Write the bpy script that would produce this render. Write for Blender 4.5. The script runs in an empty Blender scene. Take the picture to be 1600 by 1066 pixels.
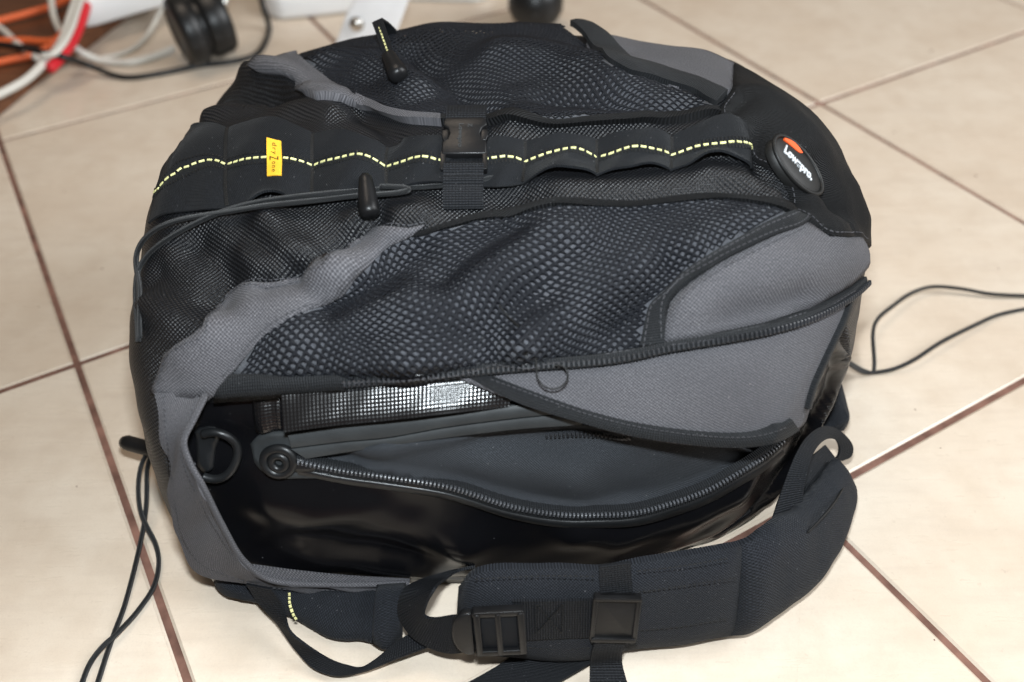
import bpy, bmesh, math, random
import numpy as np
from mathutils import Vector, Matrix
from mathutils.bvhtree import BVHTree
from mathutils.geometry import delaunay_2d_cdt

random.seed(7); rng = np.random.default_rng(7)
sc = bpy.context.scene
C = sc.collection

# ------------------------------------------------------------------ camera
F_PX, PITCH, ROLL, CAM_H = 1461.0, 0.7470, -0.02016, 0.516
cp, sp = math.cos(PITCH), math.sin(PITCH)
FWD = np.array([0, cp, -sp]); _r = np.array([1.0, 0, 0]); _u = np.array([0, sp, cp])
RGT = _r*math.cos(ROLL) + _u*math.sin(ROLL)
UPV = -_r*math.sin(ROLL) + _u*math.cos(ROLL)
CAM = np.array([0, 0, CAM_H])
cd = bpy.data.cameras.new('camera'); cam = bpy.data.objects.new('camera', cd); C.objects.link(cam)
cam.matrix_world = Matrix(((RGT[0], UPV[0], -FWD[0], 0), (RGT[1], UPV[1], -FWD[1], 0), (RGT[2], UPV[2], -FWD[2], CAM_H), (0, 0, 0, 1)))
cd.sensor_width = 36; cd.lens = 36*F_PX/1600; cd.clip_start = 0.01; cd.clip_end = 50
cd.dof.use_dof = True; cd.dof.focus_distance = 0.56; cd.dof.aperture_fstop = 4.2
sc.camera = cam

# ------------------------------------------------------------------ light: room light + pop-up flash over the lens
world = bpy.data.worlds.new('World'); sc.world = world; world.use_nodes = True
bg = world.node_tree.nodes['Background']
bg.inputs[0].default_value = (1.0, 0.86, 0.72, 1); bg.inputs[1].default_value = 0.12

def area_light(name, loc, target, sx, sy, power, col):
    l = bpy.data.lights.new(name, 'AREA'); l.shape = 'RECTANGLE'; l.size = sx; l.size_y = sy; l.energy = power; l.color = col
    o = bpy.data.objects.new(name, l); C.objects.link(o); o.location = loc
    o.rotation_euler = (Vector(target) - Vector(loc)).to_track_quat('-Z', 'Y').to_euler(); return o
fl = CAM + UPV*0.085 - FWD*0.01
area_light('camera_flash', fl, fl + FWD*0.6 + UPV*0.02, 0.045, 0.022, 6.0, (0.87, 0.95, 1.0))
area_light('room_window', (1.75, 0.35, 1.30), (0.1, 0.6, 0.0), 1.2, 1.2, 46, (0.95, 0.98, 1.0))
area_light('ceiling_lamp', (-0.5, 1.2, 2.3), (0, 0.8, 0), 0.9, 0.9, 15, (1.0, 0.84, 0.68))
sc.view_settings.view_transform = 'Standard'; sc.view_settings.look = 'None'
sc.view_settings.exposure = 0.12; sc.view_settings.gamma = 1.0; sc.view_settings.use_curve_mapping = False

# ------------------------------------------------------------------ pixel -> place helpers (photo is 1600 x 1066)
def ray(x, y):
    d = FWD*F_PX + RGT*(x-800) + UPV*(533-y); return d/np.linalg.norm(d)
def at_z(x, y, z):
    d = ray(x, y); return CAM + d*((z-CAM_H)/d[2])
def at_y(x, y, Y):
    d = ray(x, y); return CAM + d*(Y/d[1])
def proj(P):
    q = np.asarray(P) - CAM; w = q@FWD
    return np.stack([800 + F_PX*(q@RGT)/w, 533 - F_PX*(q@UPV)/w], -1)

def catmull(P, n, closed=False):
    """n samples, evenly spaced in arc length, of the Catmull-Rom curve through P"""
    P = np.asarray(P, float)
    if len(P) == 2 and not closed:
        t = np.linspace(0, 1, n)[:, None]; return P[0]*(1-t) + P[1]*t
    if closed: Q = np.vstack([P[-1:], P, P[:2]])
    else: Q = np.vstack([2*P[:1]-P[1:2], P, 2*P[-1:]-P[-2:-1]])
    m = 24; out = []
    for i in range(len(Q)-3):
        p0, p1, p2, p3 = Q[i:i+4]
        # centripetal knots keep the curve from overshooting
        d1 = max(np.linalg.norm(p1-p0), 1e-9)**.5; d2 = max(np.linalg.norm(p2-p1), 1e-9)**.5; d3 = max(np.linalg.norm(p3-p2), 1e-9)**.5
        t0, t1 = 0, d1; t2 = t1+d2; t3 = t2+d3
        t = np.linspace(t1, t2, m, endpoint=False)[:, None]
        A1 = (t1-t)/(t1-t0)*p0 + (t-t0)/(t1-t0)*p1; A2 = (t2-t)/(t2-t1)*p1 + (t-t1)/(t2-t1)*p2; A3 = (t3-t)/(t3-t2)*p2 + (t-t2)/(t3-t2)*p3
        B1 = (t2-t)/(t2-t0)*A1 + (t-t0)/(t2-t0)*A2; B2 = (t3-t)/(t3-t1)*A2 + (t-t1)/(t3-t1)*A3
        out.append((t2-t)/(t2-t1)*B1 + (t-t1)/(t2-t1)*B2)
    out.append(Q[-2:-1]); S = np.vstack(out)
    L = np.r_[0, np.cumsum(np.linalg.norm(np.diff(S, axis=0), axis=1))]
    tt = np.linspace(0, L[-1], n, endpoint=not closed)
    return np.stack([np.interp(tt, L, S[:, k]) for k in range(S.shape[1])], -1)
def polyres(P, n):
    P = np.asarray(P, float); L = np.r_[0, np.cumsum(np.linalg.norm(np.diff(P, axis=0), axis=1))]
    tt = np.linspace(0, L[-1], n); return np.stack([np.interp(tt, L, P[:, k]) for k in range(P.shape[1])], -1)
def sstep(x): x = np.clip(x, 0, 1); return x*x*(3-2*x)
def unit(v): v = np.asarray(v, float); return v/np.maximum(np.linalg.norm(v, axis=-1, keepdims=True), 1e-12)
def dist_polyline(P, L):
    """distance of points P (n,k) to polyline L (m,k)"""
    best = np.full(len(P), 1e9)
    for a, b in zip(L[:-1], L[1:]):
        ab = b-a; t = np.clip(((P-a)@ab)/max(ab@ab, 1e-12), 0, 1)
        best = np.minimum(best, np.linalg.norm(P-a-t[:, None]*ab, axis=1))
    return best
def in_poly(P, poly):
    x, y = P[:, 0], P[:, 1]; c = np.zeros(len(P), bool); n = len(poly)
    for i in range(n):
        (x1, y1), (x2, y2) = poly[i], poly[(i+1) % n]
        if y1 == y2: continue
        c ^= ((y1 > y) != (y2 > y)) & (x < (x2-x1)*(y-y1)/(y2-y1)+x1)
    return c

# ------------------------------------------------------------------ materials
def mat(name):
    m = bpy.data.materials.new(name); m.use_nodes = True
    return m, m.node_tree, m.node_tree.nodes['Principled BSDF']
def N(nt, t, **kw):
    n = nt.nodes.new(t)
    for k, v in kw.items(): setattr(n, k, v)
    return n
def math_(nt, op, a, b=None):
    n = N(nt, 'ShaderNodeMath', operation=op)
    for i, v in enumerate((a, b)):
        if v is None: continue
        if isinstance(v, (int, float)): n.inputs[i].default_value = v
        else: nt.links.new(v, n.inputs[i])
    return n.outputs[0]
def mixcol(nt, f, a, b):
    n = N(nt, 'ShaderNodeMix', data_type='RGBA')
    for i, v in ((0, f), (6, a), (7, b)):
        if isinstance(v, (int, float)): n.inputs[i].default_value = v
        elif isinstance(v, tuple): n.inputs[i].default_value = (*v, 1) if len(v) == 3 else v
        else: nt.links.new(v, n.inputs[i])
    return n.outputs[2]
def noise(nt, vec, scale, detail=3, rough=.55):
    n = N(nt, 'ShaderNodeTexNoise'); n.inputs['Scale'].default_value = scale; n.inputs['Detail'].default_value = detail; n.inputs['Roughness'].default_value = rough
    if vec is not None: nt.links.new(vec, n.inputs['Vector'])
    return n.outputs['Fac']
def ramp(nt, f, a, b):
    n = N(nt, 'ShaderNodeMapRange'); n.inputs[1].default_value = a; n.inputs[2].default_value = b; nt.links.new(f, n.inputs[0]); return n.outputs[0]

def fabric(name, dark, light, pu, pv, bump, rough=.75, sheen=.25, kind='basket', spec=.3, speck=.0, dist=.0006):
    """woven cloth: pu, pv = thread pitch in metres along the two UV directions"""
    if name.split()[0] in ('black', 'charcoal', 'dark'): dark = tuple(c*.55 for c in dark); light = tuple(c*.66 for c in light); spec *= .65
    m, nt, b = mat(name); L = nt.links.new
    uv = N(nt, 'ShaderNodeUVMap').outputs[0]
    wob = noise(nt, uv, 60, 2)
    s = N(nt, 'ShaderNodeSeparateXYZ'); L(uv, s.inputs[0])
    u = math_(nt, 'ADD', math_(nt, 'MULTIPLY', s.outputs[0], 2*math.pi/pu), math_(nt, 'MULTIPLY', wob, 1.6))
    v = math_(nt, 'ADD', math_(nt, 'MULTIPLY', s.outputs[1], 2*math.pi/pv), math_(nt, 'MULTIPLY', wob, 1.6))
    if kind == 'basket':
        h = math_(nt, 'MULTIPLY', math_(nt, 'SINE', u), math_(nt, 'SINE', v))
        h = math_(nt, 'ADD', math_(nt, 'MULTIPLY', h, .5), .5)
    elif kind == 'twill':
        h = math_(nt, 'ADD', math_(nt, 'MULTIPLY', math_(nt, 'SINE', math_(nt, 'ADD', u, v)), .5), .5)
    elif kind == 'rib':
        h1 = math_(nt, 'ABSOLUTE', math_(nt, 'SINE', math_(nt, 'MULTIPLY', u, .5)))
        h = math_(nt, 'MULTIPLY', h1, math_(nt, 'ADD', math_(nt, 'MULTIPLY', math_(nt, 'SINE', v), .22), .78))
    n1 = noise(nt, uv, 900, 2); n2 = noise(nt, uv, 22, 3)
    f = math_(nt, 'MULTIPLY', h, ramp(nt, n1, .15, .75))
    col = mixcol(nt, f, dark, light)
    col = mixcol(nt, math_(nt, 'MULTIPLY', ramp(nt, n2, .38, .72), .40), col, tuple(min(1, c*1.4+.003) for c in dark))
    lint = ramp(nt, noise(nt, uv, 650, 0), .80, .86); col = mixcol(nt, math_(nt, 'MULTIPLY', lint, .22), col, (.28, .28, .29))
    if speck:
        sp_ = ramp(nt, noise(nt, uv, 420, 1), .77, .82)
        col = mixcol(nt, math_(nt, 'MULTIPLY', sp_, speck), col, (.5, .48, .45))
    L(col, b.inputs['Base Color'])
    b.inputs['Roughness'].default_value = rough; b.inputs['Specular IOR Level'].default_value = spec
    b.inputs['Sheen Weight'].default_value = sheen; b.inputs['Sheen Roughness'].default_value = .4
    bp = N(nt, 'ShaderNodeBump'); bp.inputs['Strength'].default_value = bump; bp.inputs['Distance'].default_value = dist
    L(math_(nt, 'ADD', h, math_(nt, 'MULTIPLY', n1, .5)), bp.inputs['Height']); L(bp.outputs[0], b.inputs['Normal'])
    return m
def plain(name, col, rough=.5, spec=.5, bump=0, bscale=200, metal=0, var=.25):
    m, nt, b = mat(name); L = nt.links.new
    tc = N(nt, 'ShaderNodeTexCoord').outputs['Object']
    n = noise(nt, tc, bscale, 3); n2 = noise(nt, tc, bscale*.13, 3)
    L(mixcol(nt, ramp(nt, n2, .3, .7), tuple(c*(1-var) for c in col), tuple(min(1, c*(1+var)) for c in col)), b.inputs['Base Color'])
    L(ramp2(nt, n, rough*.85, min(1, rough*1.15)), b.inputs['Roughness'])
    b.inputs['Specular IOR Level'].default_value = spec; b.inputs['Metallic'].default_value = metal
    if bump:
        bp = N(nt, 'ShaderNodeBump'); bp.inputs['Strength'].default_value = bump; bp.inputs['Distance'].default_value = .0005
        L(n, bp.inputs['Height']); L(bp.outputs[0], b.inputs['Normal'])
    return m
def ramp2(nt, f, lo, hi):
    n = N(nt, 'ShaderNodeMapRange'); n.inputs[3].default_value = lo; n.inputs[4].default_value = hi; nt.links.new(f, n.inputs[0]); return n.outputs[0]

M = {}
M['nylon'] = fabric('black ballistic nylon', (.0018, .0019, .0023), (.034, .036, .043), .0027, .0027, 1.0, .42, .0, 'basket', .5, dist=.0007)
M['cap'] = fabric('black twill', (.004, .0042, .0046), (.021, .022, .0245), .0022, .0011, .8, .65, .0, 'twill', .3)
M['grey'] = fabric('grey pack cloth', (.032, .0315, .0355), (.190, .185, .198), .0020, .0019, .8, .8, .03, 'basket', .25, .25)
M['under'] = fabric('grey cloth under the net', (.036, .0375, .044), (.172, .177, .197), .0011, .0011, .7, .8, .1, 'basket', .3)
M['net'] = fabric('black netting cord', (.004, .005, .008), (.018, .021, .030), .0009, .0009, .6, .55, .0, 'basket', .35)
M['bind'] = fabric('charcoal binding tape', (.010, .011, .0125), (.034, .037, .042), .0014, .0014, .8, .7, .02, 'rib', .3)
M['web'] = fabric('black webbing', (.005, .0058, .0072), (.026, .029, .036), .0015, .0018, .8, .65, .0, 'rib', .3)
M['loopweb'] = fabric('black elastic webbing', (.0055, .0064, .0078), (.026, .0295, .036), .0012, .0012, .6, .7, .03, 'basket', .25, .12)
M['pad'] = fabric('black padded cloth', (.008, .0092, .0118), (.050, .056, .070), .0017, .0017, .9, .75, .03, 'basket', .25, .08)
M['lining'] = fabric('dark grey lining', (.018, .0205, .024), (.085, .093, .108), .0015, .0013, .6, .7, .03, 'basket', .3)
M['plastic'] = plain('black moulded plastic', (.007, .007, .0075), .36, .25, .15, 500)
M['rubber'] = plain('dark rubber', (.026, .0285, .030), .6, .3, .3, 260)
M['rubber_black'] = plain('black rubber', (.008, .0085, .0092), .38, .4, .2, 300)
M['tooth'] = plain('zip tooth', (.020, .021, .024), .35, .5)
M['tooth2'] = plain('compartment zip tooth', (.06, .062, .068), .28, .6)
M['cord'] = fabric('black bungee cord', (.007, .008, .009), (.040, .043, .046), .0016, .0009, .6, .5, .1, 'twill', .4)
M['yellow'] = plain('reflective yellow thread', (.66, .64, .30), .5, .4, .2, 900)
M['tag'] = plain('yellow label', (.80, .44, .03), .55, .35, .2, 700, 0, .08)
M['ink'] = plain('black ink', (.005, .005, .005), .6, .3)
M['badge'] = plain('black rubber badge', (.007, .007, .0068), .5, .3, .1, 700)
M['white_print'] = plain('white print', (.50, .52, .54), .5, .4, 0, 400, 0, .06)
M['orange_print'] = plain('orange print', (.75, .10, .02), .45, .4, 0, 400, 0, .06)
M['thread'] = plain('grey thread', (.045, .045, .05), .6, .3)

def pvc(name, r0, r1, spec, s1, s2):
    m, nt, b = mat(name); L = nt.links.new
    uv = N(nt, 'ShaderNodeUVMap').outputs[0]
    s = N(nt, 'ShaderNodeSeparateXYZ'); L(uv, s.inputs[0]); k = 2*math.pi/.0021
    h = math_(nt, 'ADD', math_(nt, 'SINE', math_(nt, 'MULTIPLY', s.outputs[0], k)), math_(nt, 'SINE', math_(nt, 'MULTIPLY', s.outputs[1], k)))
    n = noise(nt, uv, 30, 2); n2 = noise(nt, uv, 500, 2)
    dust = math_(nt, 'MULTIPLY', ramp(nt, noise(nt, uv, 330, 1), .78, .84), .35)
    L(mixcol(nt, dust, (.0035, .0035, .0042), (.30, .30, .32)), b.inputs['Base Color'])
    L(ramp2(nt, n, r0, r1), b.inputs['Roughness']); b.inputs['Specular IOR Level'].default_value = spec
    bp = N(nt, 'ShaderNodeBump'); bp.inputs['Strength'].default_value = s1; bp.inputs['Distance'].default_value = .00014
    L(math_(nt, 'ADD', h, math_(nt, 'MULTIPLY', n2, .5)), bp.inputs['Height'])
    b2 = N(nt, 'ShaderNodeBump'); b2.inputs['Strength'].default_value = s2; b2.inputs['Distance'].default_value = .002
    L(n, b2.inputs['Height']); L(b2.outputs[0], bp.inputs['Normal']); L(bp.outputs[0], b.inputs['Normal'])
    return m
M['pvc'] = pvc('black PVC tarpaulin', .20, .36, .85, .42, .40); M['pvc_wall'] = pvc('smooth black PVC', .18, .30, .20, .0, .2)
def tile_mat():
    m, nt, b = mat('beige ceramic tile'); L = nt.links.new
    g = N(nt, 'ShaderNodeNewGeometry').outputs['Position']
    oi = N(nt, 'ShaderNodeObjectInfo')
    sh = N(nt, 'ShaderNodeVectorMath', operation='ADD'); L(g, sh.inputs[0])
    cm = N(nt, 'ShaderNodeCombineXYZ'); L(math_(nt, 'MULTIPLY', oi.outputs['Random'], 37.0), cm.inputs[2]); L(cm.outputs[0], sh.inputs[1])
    v = sh.outputs[0]
    n1 = noise(nt, v, 7, 5, .6); n2 = noise(nt, v, 34, 4, .6); n3 = noise(nt, v, 260, 3)
    c = mixcol(nt, ramp(nt, n1, .3, .7), (.590, .490, .388), (.668, .588, .490))
    c = mixcol(nt, math_(nt, 'MULTIPLY', ramp(nt, n2, .42, .75), .45), c, (.50, .400, .305))
    mp = N(nt, 'ShaderNodeMapping'); mp.inputs['Rotation'].default_value = (0, 0, .35); mp.inputs['Scale'].default_value = (9, 60, 9); L(v, mp.inputs[0])
    n4 = noise(nt, mp.outputs[0], 1.6, 5, .65); c = mixcol(nt, math_(nt, 'MULTIPLY', ramp(nt, n4, .5, .72), .28), c, (.47, .385, .31))
    n5 = noise(nt, v, 900, 2); c = mixcol(nt, math_(nt, 'MULTIPLY', ramp(nt, n5, .45, .75), .16), c, (.40, .33, .27))
    c = mixcol(nt, math_(nt, 'MULTIPLY', ramp(nt, n3, .66, .78), .35), c, (.38, .30, .23))
    L(c, b.inputs['Base Color']); L(ramp2(nt, n4, .20, .38), b.inputs['Roughness']); b.inputs['Specular IOR Level'].default_value = .5
    bp = N(nt, 'ShaderNodeBump'); bp.inputs['Strength'].default_value = .25; bp.inputs['Distance'].default_value = .0012
    L(math_(nt, 'ADD', n2, math_(nt, 'MULTIPLY', n3, .15)), bp.inputs['Height']); L(bp.outputs[0], b.inputs['Normal'])
    return m
M['tile'] = tile_mat()
M['grout'] = plain('brown grout', (.17, .090, .068), .95, .15, 1.0, 320, 0, .45)
M['wood'] = None
def wood():
    m, nt, b = mat('dark stained wood'); L = nt.links.new
    tc = N(nt, 'ShaderNodeTexCoord').outputs['Object']
    mp = N(nt, 'ShaderNodeMapping'); mp.inputs['Scale'].default_value = (3, 40, 40); L(tc, mp.inputs[0])
    n1 = noise(nt, mp.outputs[0], 3, 5, .65)
    L(mixcol(nt, ramp(nt, n1, .3, .75), (.055, .020, .010), (.20, .075, .030)), b.inputs['Base Color'])
    b.inputs['Roughness'].default_value = .4; return m
M['wood'] = wood()
M['white'] = plain('white plastic', (.72, .72, .72), .4, .4, 0, 60, 0, .05)
M['white_metal'] = plain('white painted metal', (.80, .80, .81), .4, .45, .1, 300, 0, .05)
M['white_cable'] = plain('white cable', (.62, .60, .55), .45, .4, 0, 80, 0, .06)
M['orange'] = plain('orange cable', (.72, .13, .035), .45, .4, 0, 80, 0, .08)
M['red'] = plain('red tape', (.60, .02, .03), .4, .4, .2, 120, 0, .15)
M['steel'] = plain('steel', (.55, .53, .50), .22, .5, 0, 200, 1)

# ------------------------------------------------------------------ object helpers
def tag(o, label=None, cat=None, group=None, kind=None):
    for k, v in (('label', label), ('category', cat), ('group', group), ('kind', kind)):
        if v: o[k] = v
    return o
def empty(name, loc=(0, 0, 0)):
    o = bpy.data.objects.new(name, None); C.objects.link(o); o.location = loc; o.empty_display_size = .02; return o
def mesh(name, V, F, m, parent=None, uv=None, smooth=True):
    me = bpy.data.meshes.new(name)
    me.from_pydata(np.asarray(V, float).tolist(), [], [list(map(int, f)) for f in F]); me.update()
    if uv is not None:
        l = me.uv_layers.new(name='UVMap'); idx = np.empty(len(me.loops), int); me.loops.foreach_get('vertex_index', idx)
        l.data.foreach_set('uv', np.asarray(uv, float)[idx].ravel())
    if smooth: me.polygons.foreach_set('use_smooth', [True]*len(me.polygons))
    me.materials.append(m)
    o = bpy.data.objects.new(name, me); C.objects.link(o)
    if parent: o.parent = parent
    return o
def fix_normals(o):
    bm = bmesh.new(); bm.from_mesh(o.data); bmesh.ops.recalc_face_normals(bm, faces=bm.faces); bm.to_mesh(o.data); bm.free(); return o
def grid_faces(n, m, base=0, flip=False, closed_m=False):
    F = []
    for i in range(n-1):
        for j in range(m if closed_m else m-1):
            a, b, c, d = base+i*m+j, base+i*m+(j+1) % m, base+(i+1)*m+(j+1) % m, base+(i+1)*m+j
            F.append((a, d, c, b) if flip else (a, b, c, d))
    return F
def slab(name, T, B, m, parent=None, uv=None):
    """closed slab from a top grid and a bottom grid of points (n, m, 3)"""
    n, k = T.shape[:2]; V = np.vstack([T.reshape(-1, 3), B.reshape(-1, 3)]); o = n*k
    F = grid_faces(n, k) + grid_faces(n, k, o, True)
    ring = [i*k for i in range(n)] + [(n-1)*k+j for j in range(1, k)] + [i*k+k-1 for i in range(n-2, -1, -1)] + [j for j in range(k-2, 0, -1)]
    for a, b in zip(ring, ring[1:]+ring[:1]): F.append((a, a+o, b+o, b))
    if uv is None:
        du = np.cumsum(np.r_[0, np.linalg.norm(np.diff(T[:, k//2], axis=0), axis=1)])
        dv = np.cumsum(np.r_[0, np.linalg.norm(np.diff(T[n//2], axis=0), axis=1)])
        uv = np.stack(np.meshgrid(du, dv, indexing='ij'), -1)
    uvv = np.vstack([uv.reshape(-1, 2)]*2)
    o_ = fix_normals(mesh(name, V, F, m, parent, uvv)); o_.data.set_sharp_from_angle(angle=math.radians(48)); return o_
def ribbon(name, A, B, m, parent=None, n=60, k=9, thick=.0016, bulge=0., wob=0., seed=0, edge=1.0):
    """freestanding band between two 3-D edge curves; bulge puffs the middle of both faces"""
    A = catmull(A, n); B = catmull(B, n); s = np.linspace(0, 1, k)[None, :, None]
    P = A[:, None]*(1-s) + B[:, None]*s
    du = np.gradient(P, axis=0); dv = np.gradient(P, axis=1); nn = unit(np.cross(du, dv))
    prof = (1-(2*np.linspace(0, 1, k)-1)**4)[None, :, None]
    tt = np.linspace(0, 1, n); tp = (1-(2*tt-1)**12)[:, None, None]
    w = 0
    if wob:
        r = np.random.default_rng(seed); w = np.zeros((n, k))
        for _ in range(7):
            fa, fb, ph = r.uniform(1, 9), r.uniform(.3, 2.2), r.uniform(0, 6.28); w += np.sin(fa*6.28*tt[:, None]+fb*3*np.linspace(0, 1, k)[None]+ph)/fa**.5
        w = (wob*w)[..., None]
    return slab(name, P+nn*(thick/2+bulge*prof*tp+w), P-nn*(thick/2+bulge*prof*tp-w*.5), m, parent)
def tube(name, P, r, m, parent=None, n=None, k=8, closed=False, raw=False):
    P = np.asarray(P, float)
    if not raw: P = catmull(P, n or max(8, len(P)*8), closed)
    n = len(P); T = unit(np.gradient(P, axis=0))
    if closed: T = unit(np.roll(P, -1, 0)-np.roll(P, 1, 0))
    nv = np.zeros_like(P); a = np.array([0, 0, 1.0]) if abs(T[0, 2]) < .9 else np.array([1.0, 0, 0])
    v = unit(a - T[0]*(a@T[0])); 
    for i in range(n):
        v = v - T[i]*(v@T[i]); v = v/np.linalg.norm(v); nv[i] = v
    bv = np.cross(T, nv); th = np.linspace(0, 2*np.pi, k, endpoint=False)
    rr = np.broadcast_to(np.asarray(r, float), (n,))
    V = P[:, None] + rr[:, None, None]*(nv[:, None]*np.cos(th)[None, :, None] + bv[:, None]*np.sin(th)[None, :, None])
    L = np.r_[0, np.cumsum(np.linalg.norm(np.diff(P, axis=0), axis=1))]
    uv = np.stack(np.meshgrid(L, th*float(np.mean(rr)), indexing='ij'), -1)
    F = grid_faces(n, k, 0, False, True)
    if closed:
        F += [((n-1)*k+j, (n-1)*k+(j+1) % k, (j+1) % k, j) for j in range(k)]
    else: F += [tuple(range(k)), tuple((n-1)*k+j for j in range(k))[::-1]]
    return fix_normals(mesh(name, V.reshape(-1, 3), F, m, parent, uv.reshape(-1, 2)))
def frame(c, x, n):
    """4x4 with X along x, Z along n"""
    n = unit(n); x = unit(np.asarray(x, float) - n*(np.dot(x, n))); y = np.cross(n, x)
    return Matrix(((x[0], y[0], n[0], c[0]), (x[1], y[1], n[1], c[1]), (x[2], y[2], n[2], c[2]), (0, 0, 0, 1)))
def prism(name, poly, z0, z1, m, parent, mw, bevel=.0008, holes=(), seg=2):
    """extruded outline (2-D, metres) set in frame mw"""
    bm = bmesh.new()
    vs = [bm.verts.new((x, y, z0)) for x, y in poly]; f = bm.faces.new(vs)
    r = bmesh.ops.extrude_face_region(bm, geom=[f]); bmesh.ops.translate(bm, vec=(0, 0, z1-z0), verts=[v for v in r['geom'] if isinstance(v, bmesh.types.BMVert)])
    bmesh.ops.recalc_face_normals(bm, faces=bm.faces)
    if bevel: bmesh.ops.bevel(bm, geom=[e for e in bm.edges], offset=bevel, segments=seg, affect='EDGES', profile=.5, clamp_overlap=True)
    bm.transform(mw); me = bpy.data.meshes.new(name); bm.to_mesh(me); bm.free(); me.materials.append(m)
    me.polygons.foreach_set('use_smooth', [True]*len(me.polygons))
    o = bpy.data.objects.new(name, me); C.objects.link(o); o.parent = parent
    try: me.set_sharp_from_angle(angle=math.radians(50))
    except Exception: pass
    return o
def rrect(w, h, r, k=5, cx=0, cy=0):
    out = []
    for sx, sy, a0 in ((1, 1, 0), (-1, 1, 90), (-1, -1, 180), (1, -1, 270)):
        for i in range(k+1):
            a = math.radians(a0+90*i/k); out.append((cx+sx*(w/2-r)+r*math.cos(a), cy+sy*(h/2-r)+r*math.sin(a)))
    return out
def text_mesh(name, body, size, mw, m, parent, bold=0., ext=.0002, fit=None):
    cu = bpy.data.curves.new(name, 'FONT'); cu.body = body; cu.size = size; cu.align_x = 'CENTER'; cu.align_y = 'CENTER'; cu.extrude = ext; cu.offset = bold
    t = bpy.data.objects.new(name, cu); C.objects.link(t); bpy.context.view_layer.update()
    me = bpy.data.meshes.new_from_object(t.evaluated_get(bpy.context.evaluated_depsgraph_get())); bpy.data.objects.remove(t); bpy.data.curves.remove(cu)
    if fit:
        xs = [v.co.x for v in me.vertices]; ys = [v.co.y for v in me.vertices]
        s = fit[0]/(max(xs)-min(xs)); t_ = fit[1]/(max(ys)-min(ys))
        cx, cy = (max(xs)+min(xs))/2, (max(ys)+min(ys))/2
        for v in me.vertices: v.co.x = (v.co.x-cx)*s; v.co.y = (v.co.y-cy)*t_
    me.transform(mw); me.materials.clear(); me.materials.append(m); me.name = name
    o = bpy.data.objects.new(name, me); C.objects.link(o); o.parent = parent; return o

# ------------------------------------------------------------------ floor: grout bed and single tiles
TS, YAW, OX, OY = 0.40, 0.5159, -0.5458, 0.8892
ca, sa = math.cos(YAW), math.sin(YAW)
floor = mesh('floor', [(-3, -1.5, -.0016), (3, -1.5, -.0016), (3, 4.5, -.0016), (-3, 4.5, -.0016)], [(0, 1, 2, 3)], M['grout'], smooth=False)
tag(floor, kind='structure')
def tile_mesh():
    bm = bmesh.new(); w = TS-.0049; vs = [bm.verts.new((x, y, -.008)) for x, y in rrect(w, w, .0012, 2)]
    f = bm.faces.new(vs); r = bmesh.ops.extrude_face_region(bm, geom=[f]); tv = [v for v in r['geom'] if isinstance(v, bmesh.types.BMVert)]
    bmesh.ops.translate(bm, vec=(0, 0, .0066), verts=tv)
    r2 = bmesh.ops.inset_region(bm, faces=[g for g in bm.faces if all(v in tv for v in g.verts)], thickness=.0018)
    top = [g for g in bm.faces if g.normal.z > .9 and len(g.verts) > 4 and g.calc_center_median().z > -.002]
    for v in {v for g in top for v in g.verts}: v.co.z = 0
    bmesh.ops.recalc_face_normals(bm, faces=bm.faces)
    me = bpy.data.meshes.new('tile'); bm.to_mesh(me); bm.free(); me.materials.append(M['tile']); return me
tm = tile_mesh()
for i in range(-3, 6):
    for j in range(-4, 4):
        a, b_ = (i+.5)*TS, -(j+.5)*TS
        x, y = OX + a*ca - b_*sa, OY + a*sa + b_*ca
        q = proj(np.array([x, y, 0]))
        if y < -.35 or not (-1150 < q[0] < 2750 and -560 < q[1] < 2600): continue
        o = bpy.data.objects.new('tile', tm); C.objects.link(o); o.parent = floor
        o.location = (x, y, rng.uniform(-.0003, .0003)); o.rotation_euler = (0, 0, YAW)

# ------------------------------------------------------------------ backpack: the carcass surface S(U, V)
pack = empty('backpack', (0, .5, 0))
tag(pack, 'black and grey camera backpack lying on its harness with its waterproof side compartment open', 'backpack')
bpy.context.view_layer.update()
PINV = Matrix.Translation((0, -.5, 0))
def put(o):                      # children keep world-built coordinates
    if o.parent == pack: o.matrix_parent_inverse = PINV
    return o

NV = 360; NCAP = 70; NMID = 240
XL, XR, RL, RR = -.229, .233, .065, .130
xs_key = np.array([-.245, -.18, -.10, 0, .08, .14, .19, .225])
def key(vals): return lambda x: catmull_y(xs_key, np.array(vals, float), x)
def catmull_y(xk, yk, x):
    m = np.gradient(yk, xk); i = np.clip(np.searchsorted(xk, x)-1, 0, len(xk)-2); h = xk[i+1]-xk[i]; t = (x-xk[i])/h
    return (2*t**3-3*t**2+1)*yk[i] + (t**3-2*t**2+t)*h*m[i] + (-2*t**3+3*t**2)*yk[i+1] + (t**3-t**2)*h*m[i+1]
yn_ = key([.338, .332, .328, .328, .333, .345, .368, .38])
yf_ = key([.645, .670, .690, .694, .683, .666, .648, .64])
zn_ = key([.160, .168, .178, .186, .192, .196, .198, .196])
zc_ = key([.205, .217, .228, .236, .240, .242, .242, .238])
zf_ = key([.176, .193, .204, .208, .206, .201, .195, .19])
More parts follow.
